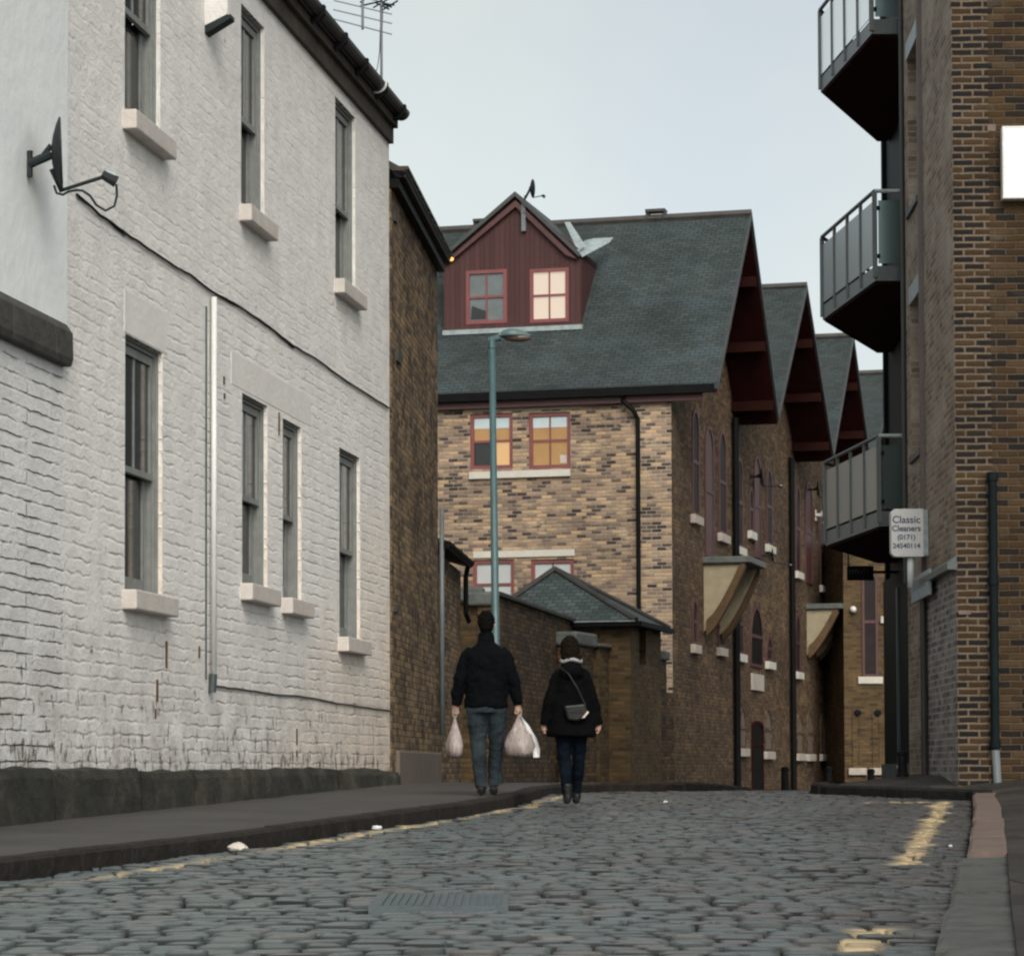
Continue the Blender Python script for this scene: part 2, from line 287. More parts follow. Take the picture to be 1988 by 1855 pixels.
# ------------------------------------------------------------------ mesh helpers
class MB:
    def __init__(s): s.v = []; s.f = []
    def add(s, vs, fs):
        o = len(s.v); s.v += [tuple(v) for v in vs]; s.f += [tuple(i+o for i in f) for f in fs]; return s
    def box(s, x0, x1, y0, y1, z0, z1, T=None):
        x0, x1 = sorted((x0, x1)); y0, y1 = sorted((y0, y1)); z0, z1 = sorted((z0, z1))
        vs = [(x, y, z) for z in (z0, z1) for y in (y0, y1) for x in (x0, x1)]
        if T: vs = [T(*v) for v in vs]
        return s.add(vs, [(0, 2, 3, 1), (4, 5, 7, 6), (0, 1, 5, 4), (2, 6, 7, 3), (0, 4, 6, 2), (1, 3, 7, 5)])
    def prism(s, poly, vec):
        """poly: list of 3d points, extruded by vec"""
        n = len(poly); v = Vector(vec); a = [Vector(p) for p in poly]
        return s.add(a+[p+v for p in a], [tuple(range(n-1, -1, -1)), tuple(range(n, 2*n))]+[(i, (i+1) % n, n+(i+1) % n, n+i) for i in range(n)])
    def poly(s, pts): return s.add(pts, [tuple(range(len(pts)))])
    def tube(s, path, r, n=10, caps=True, flat=1.0):
        path = [Vector(p) for p in path]; m = len(path)
        rs = r if isinstance(r, (list, tuple)) else [r]*m
        o = []; up = Vector((0, 0, 1)); prev = None
        for i, p in enumerate(path):
            t = (path[min(i+1, m-1)]-path[max(i-1, 0)]).normalized()
            a = prev if prev else (up if abs(t.z) < .9 else Vector((1, 0, 0)))
            x = (a-t*a.dot(t)).normalized(); y = t.cross(x); prev = x
            o += [p+x*math.cos(2*math.pi*k/n)*rs[i]+y*math.sin(2*math.pi*k/n)*rs[i]*flat for k in range(n)]
        fs = [(i*n+k, i*n+(k+1) % n, (i+1)*n+(k+1) % n, (i+1)*n+k) for i in range(m-1) for k in range(n)]
        if caps: fs += [tuple(range(n-1, -1, -1)), tuple((m-1)*n+k for k in range(n))]
        return s.add(o, fs)
    def rings(s, rings, n=20):
        """rings: (cx, cy, cz, rx, ry)"""
        o = []
        for cx, cy, cz, rx, ry in rings:
            o += [(cx+rx*math.cos(2*math.pi*k/n), cy+ry*math.sin(2*math.pi*k/n), cz) for k in range(n)]
        m = len(rings)
        fs = [(i*n+k, i*n+(k+1) % n, (i+1)*n+(k+1) % n, (i+1)*n+k) for i in range(m-1) for k in range(n)]
        fs += [tuple(range(n-1, -1, -1)), tuple((m-1)*n+k for k in range(n))]
        return s.add(o, fs)
    def ball(s, c, rx, ry=None, rz=None, n=14, m=9):
        ry = ry or rx; rz = rz or rx
        return s.rings([(c[0], c[1], c[2]-rz*math.cos(math.pi*(i+.15)/(m-.7+1)), max(rx*math.sin(math.pi*(i+.15)/(m-.7+1)), 1e-4), max(ry*math.sin(math.pi*(i+.15)/(m-.7+1)), 1e-4)) for i in range(m+1)], n)
    def build(s, name, mat, parent=None, smooth=False, bevel=0, remesh=0, loc=None, rot=None, auto=False):
        me = bpy.data.meshes.new(name); me.from_pydata(s.v, [], s.f); me.update()
        uvl = me.uv_layers.new(name='UVMap'); vs = me.vertices
        for p in me.polygons:
            n = p.normal; ax, ay, az = abs(n.x), abs(n.y), abs(n.z)
            for li in p.loop_indices:
                c = vs[me.loops[li].vertex_index].co
                if az > max(ax, ay)*1.9: uvl.data[li].uv = (c.x, c.y)
                elif ax > ay: uvl.data[li].uv = (c.y, c.z*(1 if az < .2 else 1/max(.3, math.sqrt(1-az*az))))
                else: uvl.data[li].uv = (c.x, c.z*(1 if az < .2 else 1/max(.3, math.sqrt(1-az*az))))
        me.materials.append(M[mat])
        if smooth:
            for p in me.polygons: p.use_smooth = True
        o = bpy.data.objects.new(name, me); sc.collection.objects.link(o)
        if parent: o.parent = parent
        if loc: o.location = loc
        if rot: o.rotation_euler = rot
        if bevel:
            b = o.modifiers.new('b', 'BEVEL'); b.width = bevel; b.segments = 2; b.limit_method = 'ANGLE'
        if remesh:
            b = o.modifiers.new('r', 'REMESH'); b.mode = 'VOXEL'; b.voxel_size = remesh; b.use_smooth_shade = True
            b2 = o.modifiers.new('s', 'SMOOTH'); b2.iterations = 4; b2.factor = .6
        fold = {'jacket': (.08, .042), 'coat': (.1, .035), 'jeans': (.06, .026), 'hair': (.022, .03)}.get(name)
        if fold:
            tx_ = bpy.data.textures.new(name+'_folds', 'CLOUDS'); tx_.noise_scale = fold[0]; tx_.noise_depth = 3
            b3 = o.modifiers.new('d', 'DISPLACE'); b3.texture = tx_; b3.strength = fold[1]; b3.mid_level = .5; b3.texture_coords = 'LOCAL'
        return o
def tag(o, label=None, cat=None, group=None, kind=None):
    if label: o['label'] = label
    if cat: o['category'] = cat
    if group: o['group'] = group
    if kind: o['kind'] = kind
    return o
def thing(name, label, cat, loc=(0, 0, 0), rz=0, group=None):
    o = bpy.data.objects.new(name, None); sc.collection.objects.link(o); o.empty_display_size = .2
    o.location = loc; o.rotation_euler = (0, 0, rz); return tag(o, label, cat, group)
def copy_tree(o, parent=None):
    c = o.copy(); sc.collection.objects.link(c)
    if parent: c.parent = parent
    for ch in [x for x in sc.objects if x.parent == o]: copy_tree(ch, c)
    return c

class Frame:
    def __init__(s, x, y, ang): s.x, s.y, s.a = x, y, ang; s.c, s.s = math.cos(ang), math.sin(ang)
    def loc(s, p): dx, dy = p[0]-s.x, p[1]-s.y; return Vector((dx*s.c+dy*s.s, -dx*s.s+dy*s.c, p[2]))
    def dirl(s, d): return Vector((d.x*s.c+d.y*s.s, -d.x*s.s+d.y*s.c, d.z))
    def world(s, p): return Vector((s.x+p[0]*s.c-p[1]*s.s, s.y+p[0]*s.s+p[1]*s.c, p[2]))
class Face:
    """kind f: front at y=k; r: side facing +x at x=k; l: side facing -x at x=k.  u to the right as seen, w inwards, z up"""
    def __init__(s, fr, kind='f', k=0.0): s.fr, s.kind, s.k = fr, kind, k
    def P(s, u, w, z):
        if s.kind == 'f': return Vector((u, s.k+w, z))
        if s.kind == 'r': return Vector((s.k-w, u, z))
        return Vector((s.k+w, -u, z))
    def hit(s, px, py, w=0):
        o = s.fr.loc((0, 0, E)); d = s.fr.dirl(ray(px, py))
        if s.kind == 'f': t = (s.k+w-o.y)/d.y; p = o+d*t; return p.x, p.z
        kk = s.k-w if s.kind == 'r' else s.k+w
        t = (kk-o.x)/d.x; p = o+d*t; return (p.y if s.kind == 'r' else -p.y), p.z
    def box(s, mb, u0, u1, w0, w1, z0, z1): return mb.box(u0, u1, w0, w1, z0, z1, T=s.P)
    def wall(s, mb, u0, u1, z0, z1, holes, depth=.25, thick=.3):
        us = sorted({u0, u1, *[h[i] for h in holes for i in (0, 1)]}); zs = sorted({z0, z1, *[h[i] for h in holes for i in (2, 3)]})
        us = [u for u in us if u0 <= u <= u1]; zs = [z for z in zs if z0 <= z <= z1]
        inh = lambda u, z: any(h[0] < u < h[1] and h[2] < z < h[3] for h in holes)
        for a, b in zip(us, us[1:]):
            for c, d in zip(zs, zs[1:]):
                if not inh((a+b)/2, (c+d)/2): mb.poly([s.P(a, 0, c), s.P(b, 0, c), s.P(b, 0, d), s.P(a, 0, d)])
        for h in holes:
            a, b, c, d = h[:4]; D = depth
            mb.poly([s.P(a, 0, c), s.P(a, 0, d), s.P(a, D, d), s.P(a, D, c)])
            mb.poly([s.P(b, 0, c), s.P(b, D, c), s.P(b, D, d), s.P(b, 0, d)])
            mb.poly([s.P(a, 0, d), s.P(b, 0, d), s.P(b, D, d), s.P(a, D, d)])
            mb.poly([s.P(a, 0, c), s.P(a, D, c), s.P(b, D, c), s.P(b, 0, c)])
        return mb

def gz(Y):
    if Y <= 30: return .016*Y
    if Y <= 37: return .48+.016*(Y-30)-.002*(Y-30)**2
    return .494-.012*(Y-37)
def lerp(tab, t):
    if t <= tab[0][0]: return tab[0][1]+(tab[1][1]-tab[0][1])*(t-tab[0][0])/(tab[1][0]-tab[0][0])
    for (a, b), (c, d) in zip(tab, tab[1:]):
        if t <= c: return b+(d-b)*(t-a)/(c-a)
    (a, b), (c, d) = tab[-2:]; return d+(d-b)*(t-c)/(c-a)
KL = [(7, -4.3), (11, -3.4), (14.25, -2.6), (17.5, -1.78), (22.1, -.87), (24.3, -.42), (26.5, -.08), (28.3, .14), (31.2, .36), (32.5, .62), (33.6, 1.1), (34.6, 1.9), (36, 2.5), (42, 3.4), (56, 5.0), (100, 16.5)]
KR = [(5, .72), (11.1, 1.78), (16.8, 2.78), (22, 3.68), (26.5, 4.42), (28.3, 4.72), (28.6, 4.7), (29.2, 4.35), (31, 3.5), (32, 3.45), (34, 3.7), (38, 4.3), (50, 8.5), (100, 22)]
kl = lambda Y: lerp(KL, Y); kr = lambda Y: lerp(KR, Y)

# ------------------------------------------------------------------ setting: ground, road, pavements, kerbs
mb = MB()
xs = [-900, -60, -20, -8, -4, 0, 4, 8, 20, 60, 900]; ys = [-300, -20, 0]+[i*3 for i in range(1, 40)]+[140, 300, 1500]
for y in ys:
    for x in xs: mb.v.append((x, y, gz(min(y, 117))-.05))
nx = len(xs)
for j in range(len(ys)-1):
    for i in range(nx-1): mb.f.append((j*nx+i, j*nx+i+1, (j+1)*nx+i+1, (j+1)*nx+i))
tag(mb.build('ground', 'ground_dark'), kind='structure')

COVER = (-.62, -.02, 11.85, 12.75)
vs, fs, tone, paint, dirt = [], [], [], [], []
def und(x, y): return .022*noise.noise(Vector((x*.35, y*.5, 3)))+.01*noise.noise(Vector((x*1.1, y*1.3, 7)))
ylL = [(7, -3.9), (14.3, -2.2), (15.9, -1.85), (21, -.93), (23.6, -.42), (27, .14), (29.9, .46), (32, .75)]
def ypaint(x, y):
    a = abs(x-lerp(ylL, y)); n = noise.noise(Vector((x*.6, y*.5, 1)))
    if y < 31 and a < .055: return max(0, min(1, .75+n*1.3))
    xr = 2.23+(y-15.6)*.1726
    if 15.2 < y < 27.9 and abs(x-xr) < .06: return 1
    if (9.6 < y < 10.15 or 10.5 < y < 10.75) and abs(x-xr-.0) < .09+.05*n: return 1
    if 27.75 < y < 27.95 and xr-.8 < x < xr: return .7
    return 0
GN = 6; GU = (0, .035, .2, .8, .965, 1)
y = 6.2; rowi = 0
while y < 37:
    dy = .15+random.uniform(-.02, .03); x0 = kl(y+dy/2)+.02; xe = kr(y+dy/2)-.02
    x = x0-random.uniform(0, .25)
    while x < xe:
        dx = .165+random.uniform(-.04, .06); a, b = max(x, x0), min(x+dx, xe); x += dx
        if b-a < .05: continue
        cx_, cy_ = (a+b)/2, y+dy/2
        if COVER[0]-.01 < cx_ < COVER[1]+.01 and COVER[2]-.04 < cy_ < COVER[3]+.02: continue
        gap = random.uniform(.002, .007)+.012*(random.random() < .15); hh = random.gauss(0, .0022); tx, ty = random.gauss(0, .012), random.gauss(.012, .016)
        hh += .008*(random.random() < .1); dk = random.uniform(.35, .95); dome = random.uniform(.003, .007); tn = min(1, max(0, random.gauss(.5, .22)))
        o = len(vs); jit = [random.uniform(-.012, .012) for _ in range(4)]
        for j in range(GN):
            for i in range(GN):
                u, v = GU[i], GU[j]
                uu = .5+(u-.5)*(1.0 if 0 < i < GN-1 else 1.0); px_ = a+gap+(b-a-2*gap)*u+jit[0]*(v-.5)*2+jit[1]*math.sin(v*3)*.3
                py_ = y+gap+(dy-2*gap)*v+jit[2]*(u-.5)*1.5
                e = (1-(2*u-1)**6)*(1-(2*v-1)**6); q_ = (abs(2*u-1)*abs(2*v-1))**3; px_ += (cx_-px_)*.16*q_; py_ += (cy_-py_)*.2*q_
                z = gz(py_)+und(px_, py_)+hh+tx*(px_-cx_)+ty*(py_-cy_)+dome*e-(.035 if (i in (0, GN-1) or j in (0, GN-1)) else 0)
                z += .003*noise.noise(Vector((px_*14, py_*14, rowi)))
                vs.append((px_, py_, z)); tone.append(tn); paint.append(ypaint(px_, py_)); dirt.append(1 if (i in (0, GN-1) or j in (0, GN-1)) else dk if j == 1 else dk*.5 if (i in (1, GN-2) or j == GN-2) else 0)
        for j in range(GN-1):
            for i in range(GN-1): fs.append((o+j*GN+i, o+j*GN+i+1, o+(j+1)*GN+i+1, o+(j+1)*GN+i))
    y += dy; rowi += 1
me = bpy.data.meshes.new('road'); me.from_pydata(vs, [], fs); me.update()
for nm, dat in (('tone', tone), ('paint', paint), ('dirt', dirt)):
    at_ = me.attributes.new(nm, 'FLOAT', 'POINT'); at_.data.foreach_set('value', dat)
for p in me.polygons: p.use_smooth = True
me.materials.append(M['setts']); ro = bpy.data.objects.new('road', me); sc.collection.objects.link(ro); tag(ro, kind='structure')
# pavements
def strip(name, mat, fa, fb, za, zb, y0, y1, step, n=8, rough=.006):
    mb = MB(); ny = int((y1-y0)/step)+1
    for j in range(ny+1):
        Y = y0+(y1-y0)*j/ny; a, b = fa(Y), fb(Y)
        for i in range(n+1):
            t = i/n; x = a+(b-a)*t
            mb.v.append((x, Y, za(Y)+(zb(Y)-za(Y))*t+rough*noise.noise(Vector((x*2, Y*1.5, 0)))))
    for j in range(ny):
        for i in range(n): mb.f.append((j*(n+1)+i, j*(n+1)+i+1, (j+1)*(n+1)+i+1, (j+1)*(n+1)+i))
    return tag(mb.build(name, mat, smooth=True), kind='structure')
wallA = lambda Y: -1.41+(839/FPX)*(Y-31.8)
def back_l(Y):
    if Y < 31.8: return wallA(Y)-.3
    if Y < 42: return -1.41+.073*(Y-31.8)-.3
    if Y < 56: return -2.5
    return -3
strip('pavement', 'pavement', back_l, lambda Y: kl(Y)-.13, lambda Y: gz(Y)+.135, lambda Y: gz(Y)+.108, 9, 60, .5)
KP = lambda Y: gz(Y)+.10
def zr_back(Y): return gz(Y)+.1+.05*10
up = lambda Y: min(1, max(0, (Y-10)/17))
strip('pavement', 'flags', lambda Y: kr(Y)+.22, lambda Y: kr(Y)+1.3, lambda Y: gz(Y)+.085, lambda Y: gz(Y)+.1+.12*up(Y), 5, 60, .2, n=6, rough=.004)
strip('pavement', 'flags', lambda Y: kr(Y)+1.3, lambda Y: kr(Y)+14, lambda Y: gz(Y)+.1+.12*up(Y), lambda Y: gz(Y)+.35, 5, 60, .5, n=12, rough=.012)
def kerb(name, fk, side, y0, y1, wid, h, mat, ln=.9, jit=.008, hf=None):
    mb = MB(); Y = y0
    while Y < y1:
        L = ln*random.uniform(.7, 1.25); L = min(L, y1-Y+.001); n = 3; Z0 = random.gauss(0, jit); o1 = random.gauss(0, jit)
        pts = []
        e = .018 if ln > .5 else .006
        for k in range(n+1):
            y_ = Y+e+(L-2*e)*k/n; x_ = fk(y_)+o1
            for (dx, dz) in ((0, -.1), (0, h*.82), (.02, h), (wid, h+.003), (wid, -.1)):
                pts.append((x_+side*dx, y_, gz(y_)+dz+Z0*(dz > 0)+random.gauss(0, jit*.3)))
        fs = []
        for k in range(n):
            for q in range(4):
                a = k*5+q; fs.append((a, a+1, a+6, a+5) if side < 0 else (a, a+5, a+6, a+1))
        fs += [(0, 1, 2, 3, 4), tuple(n*5+q for q in (4, 3, 2, 1, 0))]
        mb.add(pts, fs); Y += L
    return tag(mb.build(name, mat), kind='structure')
kerb('kerb', kl, -1, 8, 31.5, .14, .115, 'kerb_stone', jit=.003)
kerb('kerb', kl, -1, 31.5, 60, .14, .115, 'kerb_stone', ln=.35, jit=.004)
kerb('kerb', kr, 1, 15.2, 28.0, .22, .095, 'kerb_pink', ln=1.8, jit=.004)
kerb('kerb', kr, 1, 28.3, 31.3, .2, .115, 'kerb_black', ln=.12, jit=.0)
kerb('kerb', kr, 1, 31.4, 58, .2, .12, 'kerb_stone', ln=1, jit=.004)
kerb('kerb', lambda Y: kr(Y)-.03, 1, 5, 15.15, .42, .06, 'kerb_rough', ln=1.0, jit=.014)

# ------------------------------------------------------------------ white painted house (left)
frA = Frame(wallA(31.8), 31.8, math.atan2(1, 839/FPX))     # x runs away along the street, y into the house
fA = Face(frA)
H = thing('white_house', 'tall white painted brick house with grey sash windows and a stone plinth', 'house', (frA.x, frA.y, 0), frA.a)
uL, _ = fA.hit(123, 600); zTop = fA.hit(746, 255)[1]
wins = []   # u0,u1,z0,z1,rail z
for (pl, pr, yt, yb, yr) in ((242, 315, 646, 1143, 908), (470, 519, 762, 1131, 964), (549, 585, 811, 1159, 1001), (659, 699, 868, 1235, 1066),
                             (242, 311, None, 214, 8), (468, 513, 6, 397, 222), (651, 690, 187, 541, 391)):
    u0, zb = fA.hit(pl, yb); u1, _ = fA.hit(pr, yb)
    zt = fA.hit(pl, yt)[1] if yt is not None else fA.hit(468, 6)[1]
    wins.append((u0, u1, zb, zt, fA.hit(pl, yr)[1]))
mb = MB(); fA.wall(mb, uL, 0, E+.0, zTop+.02, [h[:4] for h in wins], depth=.04)
mb.poly([fA.P(0, 0, 0), fA.P(0, 7, 0), fA.P(0, 7, zTop), fA.P(0, 0, zTop)])
mb.poly([fA.P(uL, 7, 0), fA.P(0, 7, 0), fA.P(0, 7, zTop), fA.P(uL, 7, zTop)])
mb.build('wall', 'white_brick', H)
for i, (u0, u1, z0, z1, zr) in enumerate(wins):
    mb = MB()
    fw = .035
    # stepped grey box frame lining the opening
    for k, (wd, t0, t1) in enumerate(((.015, .035, .055), (.035, .055, .08), (.05, .08, .12), (.075, .12, .17))):
        fA.box(mb, u0, u0+wd, t0, t1, z0, z1); fA.box(mb, u1-wd, u1, t0, t1, z0, z1)
        fA.box(mb, u0+wd, u1-wd, t0, t1, z1-wd*1.3, z1); fA.box(mb, u0+wd, u1-wd, t0, t1, z0, z0+wd*.6)
    fr_ = mb.build('window', 'window_grey', H)
    mb = MB()  # sashes
    a, b = u0+.045, u1-.06
    fA.box(mb, a, b, .065, .105, zr, zr+.05); fA.box(mb, a, a+.05, .07, .105, zr+.05, z1-.06); fA.box(mb, b-.05, b, .07, .105, zr+.05, z1-.06)
    fA.box(mb, a+.05, b-.05, .07, .105, z1-.12, z1-.06); fA.box(mb, (a+b)/2-.011, (a+b)/2+.011, .08, .105, zr+.05, z1-.12)
    a2, b2 = u0+.06, u1-.09
    fA.box(mb, a2, a2+.05, .125, .16, z0+.04, zr-.005); fA.box(mb, b2-.05, b2, .125, .16, z0+.04, zr-.005)
    fA.box(mb, a2+.05, b2-.05, .125, .16, z0+.04, z0+.13)
    mb.build('sash', 'window_grey', fr_)
    mb = MB(); fA.box(mb, a+.02, b-.02, .092, .096, zr+.02, z1-.07); fA.box(mb, a2+.02, b2-.02, .143, .147, z0+.06, zr)
    mb.build('pane', 'pane_dark', fr_)
    mb = MB(); fA.box(mb, u0, u1, .24, .26, z0, z1); mb.build('curtain', 'net_curtain', fr_)
    mb = MB(); hsl = .16
    fA.box(mb, u0-.06, u1+.1, -.115, .06, z0-hsl, z0-.005)
    mb.build('sill', 'white_sill', fr_, bevel=.012)
    if i == 0:
        mb = MB(); uc = u0+.4; fA.box(mb, uc-.05, uc+.04, .139, .141, z0+.75, z0+.93); mb.build('sticker', 'white_paint', fr_)
# shallow bricked-in panel edges and rendered lintels
u0, u1, z0, z1, zr = wins[0]; mb = MB(); fA.box(mb, u0-.03, u1+.12, -.004, 0, z1+.01, z1+.34); mb.build('lintel', 'white_smooth', H)
mb = MB(); fA.box(mb, wins[1][0]-.4, wins[2][1]+.4, -.004, 0, wins[1][3]+.03, wins[1][3]+.32); mb.build('lintel', 'white_smooth', H)
# stone plinth: rough blocks
mb = MB(); u = fA.hit(-400, 1500)[0]; random.seed(5)
while u < .05:
    L = random.choice((1.5, 2.2, 2.9, 1.9)); b = min(u+L-.05, .1); zt = E+random.uniform(-.02, .03); pr = -.1+random.uniform(-.025, .02)
    n = 10; pts = []; prof = ((.3, zt), (0, zt+.01), (pr*.75, zt), (pr, zt-.06), (pr*1.05, zt-.2), (pr*.95, 0.0))
    for k in range(n+1):
        uu = u+(b-u)*k/n; e = 1 if 0 < k < n else .55
        for q, (w_, z_) in enumerate(prof):
            nn = noise.noise(Vector((uu*2.5, z_*4, q)))
            pts.append(fA.P(uu, (w_*e if w_ < 0 else w_)+.03*nn*(w_ < 0), z_+(.03*nn if q < 4 else 0)))
    m_ = len(prof); fs = [(k*m_+q, k*m_+q+1, (k+1)*m_+q+1, (k+1)*m_+q) for k in range(n) for q in range(m_-1)]
    fs += [tuple(range(m_-1, -1, -1)), tuple(n*m_+q for q in range(m_))]
    mb.add(pts, fs); u += L
mb.build('plinth', 'plinth_stone', H)
# eaves: brick band, dark soffit, gutter, brackets, roof
mb = MB(); fA.box(mb, uL, .03, -.05, .1, zTop-.08, zTop+.1); fA.box(mb, uL, .04, -.1, .1, zTop+.1, zTop+.2)
mb.build('cornice', 'cornice', H)
def gutter(name, par, face, u0, u1, w, z, r, mat, parts=None):
    mb = MB(); prof = [(w+r*math.cos(a), z+r*math.sin(a)) for a in [math.pi+math.pi*k/8 for k in range(9)]]
    prof = prof+[(w+r*.86, z), (w-r*.86, z)][:1]
    pts = []
    us = [u0, u1]
    for uu in us:
        for (a, b) in prof: pts.append(face.P(uu, a, b))
    m_ = len(prof); fs = [(q, q+1, m_+q+1, m_+q) for q in range(m_-1)]+[tuple(range(m_)), tuple(m_*2-1-q for q in range(m_)), (0, m_, 2*m_-1, m_-1)]
    mb.add(pts, fs); return mb.build(name, mat, par)
gutter('gutter', H, fA, uL, .1, -.13, zTop+.3, .1, 'gutter')
u = -.25
while u > uL:
    mb = MB(); mb.prism([fA.P(u, -.05, zTop+.13), fA.P(u, -.18, zTop+.15), fA.P(u, -.245, zTop+.22), fA.P(u, -.245, zTop+.31), fA.P(u, -.05, zTop+.31)], fA.P(.07, 0, 0)-fA.P(0, 0, 0)); mb.build('gutter_bracket', 'black', H); u -= 1.05
mb = MB(); fA.box(mb, uL, .08, -.17, .3, zTop+.202, zTop+.27); mb.build('soffit', 'black', H)
mb = MB(); mb.prism([fA.P(uL, -.2, zTop+.33), fA.P(uL, 3.6, zTop+2.6), fA.P(uL, 7.4, zTop+.3), fA.P(uL, 7.4, zTop+.2), fA.P(uL, 3.6, zTop+2.45), fA.P(uL, -.16, zTop+.28)][::-1], fA.P(.1-uL, 0, 0)-fA.P(0, 0, 0))
mb.build('roof', 'slate', H)
mb = MB(); pA = [fA.P(-1.32, -.13-.11*math.cos(t), zTop+.3-.11*math.sin(t)) for t in [math.pi*k/8 for k in range(9)]]
mb.tube(pA, .014, 6); mb.build('gutter_strap', 'white_paint', H)
# flue box, high on the wall
mb = MB(); ub, zb_ = fA.hit(398, 60)
mb.prism([fA.P(ub, .02, zb_+.04), fA.P(ub, -.2, zb_+.14), fA.P(ub, -.2, zb_+1.2), fA.P(ub, .02, zb_+1.2)], fA.P(.12, 0, 0)-fA.P(0, 0, 0))
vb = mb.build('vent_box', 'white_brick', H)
mb = MB(); mb.prism([fA.P(ub-.01, .02, zb_-.04), fA.P(ub-.01, -.23, zb_+.1), fA.P(ub-.01, -.23, zb_+.135), fA.P(ub-.01, .02, zb_+.038)], fA.P(.14, 0, 0)-fA.P(0, 0, 0))
mb.build('foot', 'dish_grey', vb)
# pipes and cables
u, zt = fA.hit(406, 577); zb2 = fA.hit(406, 1308)[1]
mb = MB(); mb.tube([fA.P(u, -.045, zb2), fA.P(u, -.045, zt)], .024, 12); mb.build('waste_pipe', 'white_paint', H, smooth=True)
mb = MB(); mb.tube([fA.P(u-.12, -.008, zb2-.05), fA.P(u-.12, -.008, zt-.1)], .009, 8)  # thin dark tube standing in for the white pipe's shadow
mb.tube([fA.P(u, -.03, zb2-.16), fA.P(u, -.04, zb2)], .035, 10); mb.build('pipe_shoe', 'dark_steel', H)  # real shoe, built in one mesh with the tube for the pipe's shadow
def wire(pts, w, r, name, par, mat='black', face=fA, wig=.012):
    P = [face.hit(*p) for p in pts]; out = []
    for (a, b), (c, d) in zip(P, P[1:]):
        for k in range(6):
            t = k/6; uu = a+(c-a)*t; zz = b+(d-b)*t; out.append(face.P(uu, w+.004*noise.noise(Vector((uu*5, 0, 0))), zz+wig*noise.noise(Vector((uu*3.1, 2, 0)))))
    out.append(face.P(P[-1][0], w, P[-1][1])); mb = MB(); mb.tube(out, r, 6); return mb.build(name, mat, par)
wire([(146, 378), (179, 407), (244, 456), (293, 488), (342, 521), (366, 533), (407, 566), (448, 586), (521, 635), (566, 671), (610, 696), (672, 741), (753, 792)], -.015, .011, 'cable', H)
wire([(415, 571), (470, 601), (530, 643), (568, 676)], -.012, .007, 'cable', H)
wire([(407, 1330), (456, 1336), (529, 1347), (590, 1352), (667, 1367), (757, 1379)], -.012, .009, 'cable', H, 'gutter')
wire([(150, 384), (200, 424), (240, 458)], -.012, .006, 'cable', H)
mb = MB()   # rusty wall fixings
for (px, py, a, b) in ((433, 738, .03, .07), (434, 768, .03, .05), (540, 822, .03, .22), (321, 1270, .03, .22), (303, 1340, .03, .18), (300, 1385, .02, .08), (385, 1265, .025, .1), (575, 1430, .02, .16), (575, 1462, .02, .06)):
    mb = MB(); u, z = fA.hit(px, py); fA.box(mb, u, u+a, -.012, .01, z-b/2, z+b/2); mb.build('wall_fixing', 'bracket_brown', H)

# plastered neighbour with a stone ledge
u2 = fA.hit(-520, 600)[0]
NB = thing('plastered_house', 'smooth white plastered house at the left edge above a stone ledge', 'house', (frA.x, frA.y, 0), frA.a)
zl_t = fA.hit(120, 640)[1]; zl_b = fA.hit(120, 712)[1]; zl_t2 = zl_t
mb = MB(); fA.box(mb, u2, uL-.003, -.03, 6.9, zl_t-.02, zTop+1.2); mb.build('wall', 'white_plaster', NB)
mb = MB(); n = 14; pts = []
for k in range(n+1):   # flared plaster foot
    u = u2+(uL-u2)*k/n
mb = MB(); uu = u2
random.seed(9)
while uu < uL-.02:
    L = random.uniform(.7, 1.1); b = min(uu+L, uL-.005)
    mb.prism([fA.P(uu, .1, zl_b), fA.P(uu, -.07, zl_b), fA.P(uu, -.085, zl_b+.05), fA.P(uu, -.08, zl_t-.03), fA.P(uu, -.032, zl_t+.04), fA.P(uu, .1, zl_t+.03)], fA.P(b-uu-.012, 0, 0)-fA.P(0, 0, 0)); uu += L
mb.build('ledge', 'coping', NB, bevel=.006)
mb = MB(); fA.wall(mb, u2, uL, E, zl_b+.01, []); mb.build('lower_wall', 'white_brick_low', NB)
